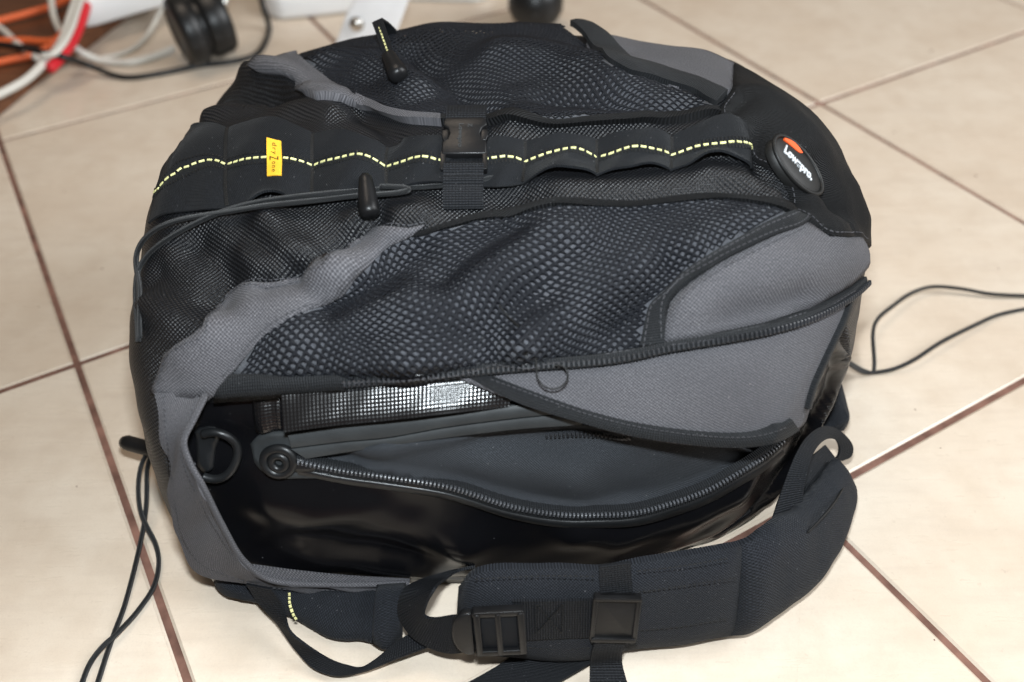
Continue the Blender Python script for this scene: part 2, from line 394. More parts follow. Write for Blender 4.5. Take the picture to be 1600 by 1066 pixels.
def section(x):
    yn, yf, zn, zc, zf = yn_(x), yf_(x), zn_(x), zc_(x), zf_(x); w = yf-yn
    P = [(.5, .004), (.14, .004), (.018, .007), (.0, .045), (0, .55*zn), (.03, .83*zn), (.095, zn), (.25, zn+.62*(zc-zn)),
         (.45, zc), (.66, zc-.18*(zc-zf)), (.86, zf+.014), (.96, .87*zf), (1.0, .5*zf), (.96, .06)]
    dn = -.012*float(sstep((x+.215)/.05)) + .014*float(sstep((x-.055)/.09)); sh_ = [0, .5, 1, 1, .35]+[0]*9
    Q = catmull([(yn+a*w+dn*k_, b) for (a, b), k_ in zip(P, sh_)], NV, True)
    return np.roll(Q, 0, 0)
rings = []; XS = []; SCL = []
th = np.linspace(math.pi/2, 0, NCAP, endpoint=False)[:]
th = th[1:]
for t in th: XS.append(XL+RL-RL*math.sin(t)**(2/3.6)); SCL.append(math.cos(t)**(2/3.6))
for x in np.linspace(XL+RL, XR-RR, NMID): XS.append(x); SCL.append(1.0)
th = np.linspace(0, math.pi/2, NCAP+1)[1:-1]
for t in th: XS.append(XR-RR+RR*math.sin(t)**(2/2.5)); SCL.append(math.cos(t)**(2/2.5))
NU = len(XS); G = np.zeros((NU, NV, 3))
for i, (x, s) in enumerate(zip(XS, SCL)):
    Q = section(min(max(x, xs_key[0]), xs_key[-1])); yc = .5*(yn_(x)+yf_(x)); zc0 = .105
    yc = yc + (.02 if x > 0 else 0)*(1-s)
    G[i, :, 0] = x; G[i, :, 1] = yc+(Q[:, 0]-yc)*s; G[i, :, 2] = np.maximum(zc0+(Q[:, 1]-zc0)*s, .0)
crown = int(NV*.5)
UM = np.r_[0, np.cumsum(np.linalg.norm(np.diff(G[:, crown], axis=0), axis=1))]
PER = np.linalg.norm(np.diff(np.vstack([G[NU//2], G[NU//2, :1]]), axis=0), axis=1).sum()
VM = np.arange(NV+1)*PER/NV
UV = np.stack(np.meshgrid(UM, VM[:-1], indexing='ij'), -1)
def normals(G):
    du = np.gradient(G, axis=0); dv = (np.roll(G, -1, 1)-np.roll(G, 1, 1)); return unit(np.cross(du, dv))
def make_bvh():
    global BVH, NG
    NG = normals(G)
    c = np.array([0, .5, .1])
    if ((G-c)*NG).sum() < 0: NG = -NG
    F = grid_faces(NU, NV, 0, False, True); BVH = BVHTree.FromPolygons(G.reshape(-1, 3).tolist(), F)
FQ = NV
make_bvh()
def uvhit(x, y):
    """(U, V) in metres where the line of sight through photo pixel (x, y) meets the carcass; slides in to the outline on a miss"""
    x0, y0 = x, y
    for k in range(200):
        d = ray(x, y); loc, n, f, dist = BVH.ray_cast(Vector(CAM), Vector(d))
        if loc is not None:
            i, j = f//NV, f % NV; p = np.array(loc); a = G[i, j]; e1 = G[i+1, j]-a; e2 = G[i, (j+1) % NV]-a
            M_ = np.stack([e1, e2], 1); s, *_ = np.linalg.lstsq(M_, p-a, rcond=None); s = np.clip(s, 0, 1)
            return np.array([UM[i]+(UM[i+1]-UM[i])*s[0], (j+s[1])*PER/NV])
        x += (720-x0)*.005; y += (480-y0)*.005
    raise ValueError((x0, y0))
def S(q):
    """carcass point and outward normal at (U, V)"""
    q = np.asarray(q, float); sh = q.shape[:-1]; q = q.reshape(-1, 2)
    fi = np.clip(np.interp(q[:, 0], UM, np.arange(NU)), 0, NU-1.001); i = fi.astype(int); a = (fi-i)[:, None]
    fj = (q[:, 1]/PER*NV) % NV; j = fj.astype(int) % NV; b = (fj-np.floor(fj))[:, None]; j1 = (j+1) % NV
    def L(A): return (A[i, j]*(1-a)+A[i+1, j]*a)*(1-b) + (A[i, j1]*(1-a)+A[i+1, j1]*a)*b
    return L(G).reshape(*sh, 3), unit(L(NG)).reshape(*sh, 3)
def uvs(pts):
    """list of (px, py[, dU, dV]) -> UV array"""
    out = []
    for p in pts:
        q = uvhit(p[0], p[1])
        if len(p) == 4: q = q + np.array(p[2:])
        out.append(q)
    return np.array(out)
def P3(x, y, off=0.):
    p, n = S(uvhit(x, y)); return p+n*off
def path3(pts, off=0., n=None):
    q = catmull(uvs(pts), n or len(pts)*8); p, nn = S(q)
    return p + nn*(off if np.isscalar(off) else np.asarray(off)[:, None])

# --- sculpting: soft ridges and hollows along strokes (photo pixels), done on the carcass before anything is laid on it
def stroke(pts, amp, w):
    global G
    L = catmull(path3(pts, 0, 24), 24); P = G.reshape(-1, 3); lo, hi = L.min(0)-3*w, L.max(0)+3*w
    m = np.all((P > lo) & (P < hi), 1); d = dist_polyline(P[m], L)
    f = np.zeros(len(P)); f[m] = amp*np.exp(-(d/w)**2)
    G = (P + NG.reshape(-1, 3)*f[:, None]).reshape(G.shape)
def region(pts, amp, soft, pull=None):
    """push the carcass inside a pixel outline by amp with a soft rim"""
    global G
    poly = catmull(uvs(pts), 160, True); P = UV.reshape(-1, 2)
    m = np.all((P > poly.min(0)) & (P < poly.max(0)), 1); idx = np.where(m)[0]; ins = in_poly(P[idx], poly); idx = idx[ins]
    d = dist_polyline(P[idx], np.vstack([poly, poly[:1]])); f = np.zeros(len(P)); f[idx] = amp*sstep(d/soft)
    G = (G.reshape(-1, 3) + NG.reshape(-1, 3)*f[:, None]).reshape(G.shape)
ZIP = [(540, 598), (650, 589), (744, 579), (838, 570), (931, 563), (1035, 544), (1119, 530), (1189, 516), (1260, 492), (1325, 455), (1351, 427), (1358, 392)]
G0 = G.copy()
def use(Gx):
    global G
    G = Gx; make_bvh()
# the waterproof compartment sits back from the shell, its mouth is a hollow
PVC = [(262, 650), (300, 624), (345, 616), (420, 608), (540, 601), (650, 592), (744, 582), (838, 573), (931, 566), (1035, 547), (1119, 533), (1189, 519), (1255, 497),
       (1296, 478), (1290, 590, .03, 0), (1260, 690, .04, 0), (1200, 775, .02, -.04), (1090, 842, 0, -.05), (900, 872, 0, -.05), (650, 886, 0, -.05), (430, 884, 0, -.05), (330, 860, 0, -.04), (280, 800, 0, 0), (262, 720)]
MOUTH = [(474, 712), (600, 692), (760, 672), (900, 660), (1000, 672), (1130, 685), (1195, 708), (1107, 762), (1031, 789), (955, 801), (879, 800), (803, 788), (701, 757), (600, 739), (520, 729)]
region(PVC, -.010, .007); make_bvh()
region(MOUTH, -.006, .010)
stroke([(600, 712), (720, 722), (820, 738), (900, 745)], .007, .018)
stroke([(760, 690), (860, 695), (960, 700)], -.005, .010)
stroke([(300, 690), (380, 690)], -.004, .012)
make_bvh()
# folds of the shell (pixel strokes)
for pts, a, w in [
    ([(300, 380), (345, 430), (352, 480)], -.007, .012), ([(235, 430), (330, 470)], -.005, .012), ([(230, 470), (290, 500), (340, 500)], .004, .012),
    ([(420, 350), (470, 400), (540, 425)], .006, .011), ([(470, 425), (540, 385), (590, 345)], -.006, .008), ([(560, 350), (650, 335)], .004, .010),
    ([(380, 400), (430, 430)], .003, .008), ([(300, 560), (420, 470), (520, 430)], .004, .012), ([(420, 455), (470, 445)], -.005, .009),
    ([(330, 160), (400, 150), (445, 160)], -.009, .014), ([(390, 115), (440, 125), (490, 160), (540, 165)], .005, .010), ([(330, 185), (400, 172), (520, 182)], .005, .010),
    ([(545, 165), (600, 195), (630, 225)], -.004, .008),
    # near pocket
    ([(470, 545), (560, 500), (640, 480)], .005, .016), ([(520, 490), (600, 440), (660, 395)], -.006, .012), ([(640, 560), (700, 500), (790, 420), (870, 380)], .006, .018),
    ([(690, 440), (740, 395), (800, 365)], -.005, .012), ([(820, 530), (900, 480), (1000, 420)], .005, .016), ([(780, 545), (800, 500), (850, 470)], -.004, .012),
    ([(960, 500), (1040, 430)], -.005, .014), ([(1080, 390), (1200, 340)], .005, .014), ([(560, 570), (700, 560), (820, 545)], .004, .010),
    # grey corner, cap
    ([(1080, 470), (1200, 420), (1330, 400)], .005, .016), ([(1130, 500), (1240, 465)], -.003, .010),
    ([(1180, 215), (1200, 275), (1245, 320)], -.006, .007), ([(1270, 270), (1300, 310), (1310, 340)], -.008, .011), ([(1330, 300), (1345, 340)], .0022, .012),
    ([(1190, 160), (1250, 215)], .005, .02), ([(1285, 365), (1320, 352)], .004, .008), ([(1135, 185), (1165, 160)], -.003, .007),
    # middle
    ([(850, 295), (960, 300), (1080, 290)], .004, .012), ([(1110, 275), (1170, 290), (1200, 310)], .004, .008), ([(780, 310), (840, 305)], -.003, .010),
    ([(800, 200), (900, 195), (1000, 197)], .003, .010),
    # far pocket
    ([(510, 100), (600, 110), (660, 140)], .005, .015), ([(640, 90), (700, 130), (760, 165)], -.006, .014), ([(780, 95), (880, 105), (960, 130)], .007, .02),
    ([(850, 150), (960, 160), (1060, 165)], -.005, .012),
    # waterproof wall
    ([(430, 790), (600, 800), (720, 850)], .004, .018), ([(520, 850), (640, 870)], -.004, .015), ([(900, 835), (1050, 820), (1150, 770)], .004, .014), ([(350, 800), (420, 850)], -.004, .02),
]: stroke(pts, a*(1.35 if abs(a) < .0085 and pts[0][1] > 300 and pts[0][0] < 400 or pts[0][1] > 780 else 1.65), w*.92)
# fine unevenness of stuffed cloth
def lump(P, seeds, k):
    f = np.zeros(P.shape[:-1]); r = np.random.default_rng(seeds)
    for _ in range(14):
        d = unit(r.normal(size=3))*k*r.uniform(.5, 1.6); f += np.sin(P@d + r.uniform(0, 6.28))
    return f/14**.5
G = G + NG*(.0011*lump(G, 3, 75) + .0005*lump(G, 4, 190))[..., None]
G[..., 2] = np.maximum(G[..., 2], .002)
make_bvh()

# ------------------------------------------------------------------ laying panels on the carcass
VIEWC = CAM
def lay(q, off):
    p, n = S(q); return p + n*np.broadcast_to(off, q.shape[:-1])[..., None]
def lay_view(q, off):
    """off = clearance from the carcass, taken towards the viewer so that the traced outline holds"""
    p, n = S(q); v = unit(CAM-p); c = np.maximum((n*v).sum(-1), .4); return p + v*(np.broadcast_to(off, q.shape[:-1])/c)[..., None]
def panel(name, pts, m, off=.0012, thick=.003, parent=None, step=.0045, layf=lay, uvpts=None, turn=0):
    poly = uvs(pts) if uvpts is None else np.asarray(uvpts)
    per = np.linalg.norm(np.diff(np.vstack([poly, poly[:1]]), axis=0), axis=1).sum()
    bd = polyres(np.vstack([poly, poly[:1]]), max(12, int(per/step)))[:-1]
    lo, hi = bd.min(0), bd.max(0)
    gx, gy = np.meshgrid(np.arange(lo[0], hi[0], step), np.arange(lo[1], hi[1], step), indexing='ij'); g = np.stack([gx.ravel(), gy.ravel()], -1)
    g = g[in_poly(g, bd)]
    if len(g): g = g[dist_polyline(g, np.vstack([bd, bd[:1]])) > step*.55]
    allp = np.vstack([bd, g])
    r = delaunay_2d_cdt([Vector(p) for p in allp], [], [list(range(len(bd)))], 1, 1e-7)
    q = np.array([tuple(v) for v in r[0]]); tri = [tuple(f) for f in r[2]]
    o = off(q) if callable(off) else np.full(len(q), off)
    T = layf(q, o); B = T - S(q)[1]*thick
    n = len(q); cnt = {}
    for f in tri:
        for a, b in zip(f, f[1:]+f[:1]): cnt[(a, b)] = 1
    F = list(tri)
    rim = [(a, b) for (a, b) in cnt if (b, a) not in cnt]
    rv = sorted({a for e in rim for a in e}); ix = {v: n+k for k, v in enumerate(rv)}
    F += [(b, a, ix[a], ix[b]) for a, b in rim]
    uvq = q
    if turn: c, s_ = math.cos(turn), math.sin(turn); uvq = q@np.array([[c, s_], [-s_, c]])
    ob = mesh(name, np.vstack([T, B[rv]]), F, m, parent or pack, np.vstack([uvq, uvq[rv]]))
    # outward normals
    me = ob.data; p0 = me.polygons[0]; cN = S(q[list(tri[0])].mean(0)[None])[1][0]
    if np.dot(np.array(p0.normal), cN) < 0: me.flip_normals()
    return put(ob)
def strip(name, A, B, m, off=.002, thick=.002, n=90, k=7, parent=None, layf=lay, crown=0.0, uv_in=False):
    """band on the carcass between two traced edges"""
    a = catmull(uvs(A) if not uv_in else A, n); b = catmull(uvs(B) if not uv_in else B, n); s = np.linspace(0, 1, k)
    q = a[:, None]*(1-s[None, :, None]) + b[:, None]*s[None, :, None]
    o = off(np.linspace(0, 1, n)[:, None], s[None]) if callable(off) else np.full((n, k), off)
    o = o + crown*(1-(2*s-1)**2)[None]
    T = layf(q, o); Bt = T - S(q)[1]*thick
    return put(slab(name, T, Bt, m, parent or pack))
def blocks(name, P, Nn, pitch, ln, wd, ht, m, parent, lift=0., alt=0., phase=0.):
    """row of small rounded blocks along a polyline (teeth, stitches), one mesh"""
    P = np.asarray(P); L = np.r_[0, np.cumsum(np.linalg.norm(np.diff(P, axis=0), axis=1))]
    V = []; F = []; k = 0; t = pitch*(.5+phase)
    while t < L[-1]:
        c = np.array([np.interp(t, L, P[:, a]) for a in range(3)]); c2 = np.array([np.interp(min(t+1e-4, L[-1]), L, P[:, a]) for a in range(3)]); c1 = np.array([np.interp(max(t-1e-4, 0), L, P[:, a]) for a in range(3)])
        nn = unit(np.array([np.interp(t, L, Nn[:, a]) for a in range(3)])); x = unit(c2-c1); y = np.cross(nn, x)
        c = c + nn*lift + y*alt*(1 if k % 2 else -1); k += 1; b0 = len(V)
        j = 1+random.uniform(-.08, .08)
        for z, sc_ in ((-ht*.5, 1.0), (ht*.35, 1.0), (ht*.6, .62)):
            for sx, sy in ((-1, -1), (1, -1), (1, 1), (-1, 1)): V.append(c + x*sx*ln*.5*sc_*j + y*sy*wd*.5*sc_ + nn*z)
        for lv in (0, 4):
            for a in range(4): F.append((b0+lv+a, b0+lv+(a+1) % 4, b0+lv+4+(a+1) % 4, b0+lv+4+a))
        F.append((b0+8, b0+9, b0+10, b0+11)); t += pitch
    o = mesh(name, V, F, m, parent, smooth=False); tag(o, kind='stuff'); return put(o)
def surf_line(pts, off, n=160, layf=lay):
    q = catmull(uvs(pts), n); return layf(q, np.full(n, off)), S(q)[1]
def stitch_line(pts, off, parent=None, m=None, pitch=.0034, n=140, layf=lay):
    P, Nn = surf_line(pts, off, n, layf); return blocks('stitching', P, Nn, pitch, pitch*.62, .0005, .0004, m or M['thread'], parent or pack)

# carcass mesh: black nylon
Fc = grid_faces(NU, NV, 0, False, True) + [tuple(range(NV)), tuple((NU-1)*NV+j for j in range(NV))[::-1]]
body = put(fix_normals(mesh('shell', G.reshape(-1, 3), Fc, M['nylon'], pack, UV.reshape(-1, 2))))

# --- waterproof compartment wall and lining
dry = panel('waterproof_wall', [(258, 660), (300, 618), (345, 610), (420, 602), (540, 595), (650, 586), (744, 576), (838, 567), (931, 560), (1035, 541), (1119, 527), (1189, 513), (1255, 491),
       (1305, 470), (1290, 590, .02, 0), (1255, 690, .03, 0), (1195, 790, .015, -.03), (1090, 850, 0, -.04), (900, 880, 0, -.04), (650, 890, 0, -.04), (430, 888, 0, -.04), (330, 868, 0, -.03), (280, 815), (262, 720)], M['pvc_wall'], .0006, .001, step=.003)
dry['label'] = 'glossy black waterproof wall'
lin = panel('lining', MOUTH, M['lining'], .0014, .001, step=.003)
LOWZIP = [(463, 722), (537, 737), (602, 746), (701, 762), (803, 793), (879, 805), (955, 805), (1031, 793), (1107, 766), (1157, 738), (1203, 708), (1224, 690)]
def shifted(pts, dx, dy): return [(x+dx, y+dy) for x, y in pts]
GS = G; use(G0)
zl = strip('compartment_zip_tape', shifted(LOWZIP, 0, -9), shifted(LOWZIP, 0, 8), M['bind'], -.0056, .004, crown=.0008, layf=lay_view)
P_, N_ = surf_line(LOWZIP, -.0041, 300, lay_view); blocks('zip_teeth', P_, N_, .0023, .0012, .0026, .0022, M['tooth2'], zl)
strip('compartment_lip', shifted(LOWZIP, -2, 8), shifted(LOWZIP, 3, 20), M['rubber_black'], -.0058, .008, crown=.0010, layf=lay_view)
# upper rail: two rubber bands with a groove
ru = [(450, 680), (537, 665), (602, 659), (700, 648), (803, 634), (880, 628)]; rg = [(455, 700), (537, 690), (602, 684), (700, 667), (818, 652), (900, 645)]; rl = [(478, 717), (560, 704), (640, 692), (700, 684), (800, 672), (910, 664)]
strip('zip_rail', ru, rg, M['rubber'], -.0035, .008, crown=.0010, layf=lay_view)
strip('zip_rail', shifted(rg, 0, 2), rl, M['rubber'], -.0045, .008, crown=.0006, layf=lay_view)
use(GS)
P_, N_ = surf_line([(850, 672), (890, 670), (940, 671), (985, 674)], .004, 80); blocks('zip_teeth', P_, N_, .0024, .0012, .0036, .0018, M['tooth'], lin)
# rounded docking end of the compartment zip
panel('zip_end_plate', [(396, 690), (405, 678), (424, 673), (462, 672), (505, 668), (520, 680), (470, 700), (470, 722), (520, 738), (500, 744), (450, 745), (420, 738), (402, 722)], M['rubber'], .0035, .004, step=.003)
c, n_ = S(uvhit(441, 715)); 
def ring_on(name, cx, cy, rx, ry, rot, r, m, off, a0=0, a1=360, k=8):
    pts = []
    for a in np.linspace(a0, a1, 40, endpoint=(a1-a0) < 360):
        t = math.radians(a); x, y = rx*math.cos(t), ry*math.sin(t); pts.append((cx+x*math.cos(rot)-y*math.sin(rot), cy+x*math.sin(rot)+y*math.cos(rot)))
    P = lay(uvs(pts), np.full(len(pts), off)); return put(tube(name, P, r, m, pack, n=80, k=k, closed=(a1-a0) >= 360))
ring_on('zip_end_ring', 441, 714, 22, 20, 0, .0028, M['rubber_black'], .005)
ring_on('zip_end_ring', 441, 714, 11, 10, 0, .0022, M['rubber_black'], .006)
panel('zip_slider', [(446, 704), (470, 708), (498, 716), (500, 730), (474, 730), (448, 724)], M['rubber_black'], .0062, .006, step=.003)
# moulded D-shaped grab loop
ring_on('grab_loop', 340, 702, 38, 37, 0, .0025, M['rubber_black'], .006, -115, 115, 10)
panel('grab_loop_base', [(308, 668), (330, 664), (348, 672), (338, 700), (335, 730), (322, 734), (312, 720)], M['rubber_black'], .004, .004, step=.003)
# sloping waterproof strip between the shell zip and the rail
def ycurve(pts): return [at_y(x, y, Y) for x, y, Y in pts]
st = put(ribbon('waterproof_strip', ycurve([(440, 618, .3465), (540, 606, .3468), (650, 596, .347), (744, 586, .3505), (800, 582, .354)]), ycurve([(444, 676, .3330), (537, 664, .3333), (602, 658, .3335), (690, 648, .3340), (750, 641, .3375), (796, 636, .3415)]), M['pvc'], pack, n=110, k=15, thick=.0012, bulge=.0010, wob=.00035, seed=21))
# pull tab fold of the waterproof strip
panel('waterproof_patch', [(394, 622), (438, 618), (441, 668), (402, 674)], M['pvc'], lambda q: .0025+.0010*np.sin(q[:, 0]*500), .003, step=.002)

# --- shell panels
GREYL_UP = [(243, 614), (249, 595), (263, 556), (288, 536), (322, 517), (337, 485), (358, 460), (395, 441), (432, 441), (468, 432), (505, 412), (547, 378), (580, 362), (635, 357), (665, 351)]
GREYL_LO = [(635, 368), (602, 384), (563, 417), (531, 456), (500, 475), (444, 502), (407, 526), (371, 565), (350, 592), (334, 618), (300, 618), (262, 616)]
GREYL_LO = [(x+4, y+3) if y < 600 and x < 640 else (x, y) for x, y in GREYL_LO]
g1 = panel('grey_side_band', GREYL_UP + GREYL_LO, M['grey'], .0040, .004)
NEARNET = [(366, 584), (407, 526), (444, 502), (500, 475), (531, 456), (563, 417), (602, 384), (640, 366), (700, 355), (760, 340), (850, 322), (960, 318), (1050, 312), (1130, 310), (1195, 318), (1232, 333),
           (1142, 380), (1086, 417), (1049, 455), (1020, 478), (1011, 506), (999, 541), (931, 553), (838, 561), (744, 569), (650, 578), (540, 584), (440, 586)]
panel('pocket_backing', NEARNET, M['under'], .0007, .002)
panel('lower_seam_strip', [(334, 620), (350, 592), (366, 584), (440, 586), (540, 584), (546, 604), (500, 607), (440, 611), (380, 617)], M['bind'], .0038, .005)
bindA = [(1232, 333), (1142, 380), (1086, 417), (1049, 455), (1020, 478), (1010, 506), (999, 541)]; bindB = [(1262, 349), (1190, 380), (1119, 417), (1072, 450), (1049, 474), (1041, 503), (1037, 534)]
zb = strip('pocket_binding', bindA, bindB, M['bind'], .0045, .003, crown=.0008)
corner = panel('grey_corner_panel', [(1037, 534), (1041, 503), (1049, 474), (1072, 450), (1119, 417), (1190, 380), (1260, 349), (1293, 372), (1321, 372), (1352, 380), (1350, 420), (1325, 446), (1260, 482), (1189, 506), (1119, 520)], M['grey'], .0018, .003)
CAPP = [(1158, 124, 0, .03), (1145, 142), (1122, 178), (1150, 205), (1177, 252), (1234, 309), (1262, 349), (1293, 371), (1321, 371), (1354, 381), (1364, 380, .04, -.01), (1368, 330, .06, 0), (1330, 280, .08, .0), (1265, 180, .06, .03)]
panel('top_cap', CAPP, M['cap'], .0026, .003)
ZIPC = ZIP[:-3]+[(1312, 463), (1338, 441)]
GS = G; use(G0)
ZT = strip('zip_tape', shifted(ZIPC, 0, -9), shifted(ZIPC, 0, 7), M['bind'], .0058, .009, n=140, crown=.0006)
P_, N_ = surf_line(ZIPC, .0076, 400); blocks('zip_teeth', P_, N_, .0026, .0012, .0032, .0016, M['tooth'], ZT)
use(GS)
strip('pocket_seam', [(640, 363), (700, 351), (760, 336), (850, 318), (960, 314), (1050, 308), (1130, 306), (1195, 314), (1236, 330)], [(640, 369), (700, 359), (760, 345), (850, 328), (960, 324), (1050, 318), (1130, 316), (1195, 324), (1232, 336)], M['cap'], .0036, .004, k=5, crown=.0004)
# far side
FARL = [(452, 85), (472, 97), (495, 115), (515, 132), (545, 155), (580, 165), (610, 177), (642, 185), (685, 188)]
FARR = [(760, 190), (850, 191), (950, 187), (1000, 184), (1060, 186), (1110, 180), (1118, 168), (1080, 146), (1025, 129), (978, 115), (951, 99), (915, 76), (887, 62)]
far_over = [(870, 50, 0, .03), (750, 50, 0, .03), (640, 57, 0, .03), (560, 68, 0, .03), (480, 78, 0, .03)]
FARNET = FARL + FARR + far_over
panel('pocket_backing', FARNET, M['under'], .0007, .002)
panel('grey_side_band', [(392, 107), (410, 92, 0, .01), (452, 85, 0, .02)] + FARL[:6] + [(570, 170), (535, 160), (495, 158), (477, 150), (465, 131), (442, 117), (410, 115)], M['grey'], .0056, .006)
strip('grey_band_tail', [(556, 157), (580, 165), (610, 177), (642, 186), (690, 190)], [(556, 169), (578, 173), (600, 181), (640, 194), (690, 198)], M['grey'], .0056, .006, k=5)
panel('grey_corner_panel', [(915, 76), (951, 99), (978, 113), (1025, 127), (1080, 144), (1135, 152), (1150, 135), (1158, 122, 0, .03), (1100, 95, 0, .035), (1011, 67, 0, .035), (930, 60, 0, .03)], M['grey'], .0018, .003)
fbA = [(1118, 168), (1080, 146), (1025, 129), (978, 115), (951, 99), (915, 74), (890, 56)]; fbB = [(1136, 150), (1094, 131), (1039, 114), (997, 103), (970, 88), (937, 64), (915, 54)]
strip('pocket_binding', fbA, fbB, M['bind'], lambda t, s: .0045+.006*sstep((t-.5)/.5)+0*s, .004, crown=.001)
strip('pocket_seam', [(600, 176), (642, 186), (685, 189), (760, 191), (850, 192), (950, 188), (1000, 185), (1060, 187), (1116, 176)], [(600, 181), (642, 193), (685, 196), (760, 198), (850, 199), (950, 195), (1000, 192), (1060, 193), (1120, 182)], M['cap'], .0050, .005, k=5, crown=.0004)
# seam stitching of the shell panels
stitch_line([(x+3, y-5) for x, y in GREYL_UP[2:]], .0006)
stitch_line([(x+4, y+5) for x, y in GREYL_UP[1:-2]], .0044)
stitch_line([(x-5, y-3) for x, y in GREYL_LO[2:-3]], .0044)
stitch_line([(1048, 524), (1053, 500), (1061, 477), (1082, 455), (1126, 424), (1192, 389), (1255, 358)], .0022)
for A in (bindA, bindB):
    stitch_line([(x+(4 if A is bindA else -5), y+(4 if A is bindA else -3)) for x, y in A], .0054)
stitch_line([(1146, 150), (1128, 178), (1156, 204), (1183, 250), (1240, 306), (1266, 344), (1293, 364), (1321, 364), (1350, 373)], .0030)
stitch_line(shifted(ZIP[:-2], 0, -7), .0056)

# --- netting: real cords over the backing, one joined part per pocket
def net(name, poly_px, off, p=.0051, h=.0021, warp=0, rot=0., hole=.61):
    poly = uvs(poly_px); lo, hi = poly.min(0), poly.max(0); r = np.random.default_rng(warp)
    kx = [(unit(r.normal(size=2))*r.uniform(25, 110), r.uniform(0, 6.28), r.uniform(.0012, .0030), unit(r.normal(size=2))) for _ in range(7)]
    c0 = (lo+hi)/2; R = np.array([[math.cos(rot), -math.sin(rot)], [math.sin(rot), math.cos(rot)]])
    def W(q):
        q = (q-c0)@R.T + c0; o = q.copy()
        for k, ph, a, d in kx: o = o + a*np.sin(q@k+ph)[..., None]*d
        return o
    hexc = np.array([(p/2, 0), (p/4, h/2), (0, h), (-p/4, h/2), (-p/2, 0), (-p/4, -h/2), (0, -h), (p/4, -h/2)])
    inner = hexc*np.array([1, 1.12]*4)[:, None]; inner[:, 1] = np.where(inner[:, 1] > 0, inner[:, 1]*.62, inner[:, 1]*1.12); inner[4:, 0] *= .92
    ext = .03; keyv = {}; Q = []; H = []; F = []
    ny = int((hi[1]-lo[1]+2*ext)/h); nx = int((hi[0]-lo[0]+2*ext)/p)
    cs = np.array([(lo[0]-ext+i*p+(j % 2)*p/2, lo[1]-ext+j*h) for j in range(ny) for i in range(nx)])
    cs = cs[in_poly(W(cs), poly)]; cs = cs[dist_polyline(W(cs), np.vstack([poly, poly[:1]])) > .0020]
    for c in cs:
        outer = []
        for d in hexc:
            kq = (round((c[0]+d[0])*1e5), round((c[1]+d[1])*1e5))
            if kq not in keyv: keyv[kq] = len(Q); Q.append(c+d); H.append(.0008)
            outer.append(keyv[kq])
        ho = hole*r.uniform(.88, 1.10)*(1+.20*float(lump(np.array([[c[0], c[1], 0.]]), warp+40, 130)[0])); b0 = len(Q)
        for d in inner: Q.append(c+d*ho); H.append(.0002)
        for i in range(8): F.append((outer[i], outer[(i+1) % 8], b0+(i+1) % 8, b0+i))
    q = W(np.array(Q)); o = np.array(H) + (off(q) if callable(off) else off)
    T = lay(q, o); ob = mesh(name, T, F, M['net'], pack, q); tag(ob, kind='stuff'); fix_normals(ob)
    md = ob.modifiers.new('cord', 'SOLIDIFY'); md.thickness = .0006; md.offset = 0
    return put(ob)
def ripple(seed, a): 
    return lambda q: .0008 + a*(1+lump(np.c_[q, np.zeros(len(q))], seed, 110))*.5
net('pocket_net', [(x, y+8) if y > 538 else (x, y) for x, y in NEARNET], lambda q: np.maximum(.0004, ripple(5, .0012)(q)), warp=2, rot=.10)
def farlift(q):
    vmax = uvhit(760, 62)[1]; d = np.clip((q[:, 1]-(vmax-.05))/.06, 0, 1); return np.maximum(.0004, ripple(9, .0012)(q)) + .006*sstep(d)*np.exp(-((q[:, 0]-uvhit(800, 80)[0])/.10)**2)
net('pocket_net', FARNET, farlift, warp=11, rot=-.10)

GS = G; use(G0)
# --- grey flap folded down over the compartment (right), hangs clear of the wall
zq = catmull(uvs(ZIP), 200)
def flap_off(q):
    vz = np.interp(q[:, 0], zq[:, 0], zq[:, 1]); return .0022 + .14*np.clip(vz-q[:, 1], 0, .11) + .0006*lump(np.c_[q, np.zeros(len(q))], 8, 45)
FLAPB = [(712, 590), (803, 627), (904, 660), (1005, 685), (1107, 698), (1183, 698), (1235, 682), (1259, 664)]
FLAP = [(712, 590), (744, 589), (838, 582), (931, 575), (1035, 556), (1119, 542), (1189, 529), (1260, 506), (1322, 470), (1334, 458), (1326, 490), (1299, 550), (1275, 604), (1259, 661)] + FLAPB[::-1][1:-1]
flap = panel('side_flap', FLAP, M['grey'], flap_off, .0035, layf=lay_view)
flap['label'] = 'grey cloth flap folded down'
def on_flap(pts, extra, n=120):
    q = catmull(uvs(pts), n); return q, flap_off(q)+extra
def flap_strip(name, A, B, extra):
    qa, oa = on_flap(A, extra); qb, ob_ = on_flap(B, extra); s = np.linspace(0, 1, 6)[None, :, None]; q = qa[:, None]*(1-s)+qb[:, None]*s
    o = oa[:, None]*(1-s[..., 0]) + ob_[:, None]*s[..., 0] + .0007*(1-(2*s[..., 0]-1)**2)
    T = lay_view(q, o); return put(slab(name, T, T-S(q)[1]*.005, M['bind'], pack))
flap_strip('flap_binding', [(716, 580)]+FLAPB[1:-1]+[(1250, 672)], [(760, 584), (815, 606), (908, 640), (1008, 665), (1108, 678), (1180, 678), (1222, 666), (1238, 656)], .0015)
flap_strip('flap_edge_piping', [(1338, 450), (1329, 490), (1302, 550), (1278, 604), (1268, 640)], [(1333, 452), (1323, 490), (1296, 550), (1272, 604), (1262, 640)], .002)
q_, o_ = on_flap([(765, 592), (815, 610), (908, 644), (1008, 669), (1108, 682), (1180, 682), (1226, 669)], .0028); blocks('stitching', lay_view(q_, o_), S(q_)[1], .0030, .0018, .0004, .0003, M['thread'], flap)
use(GS)
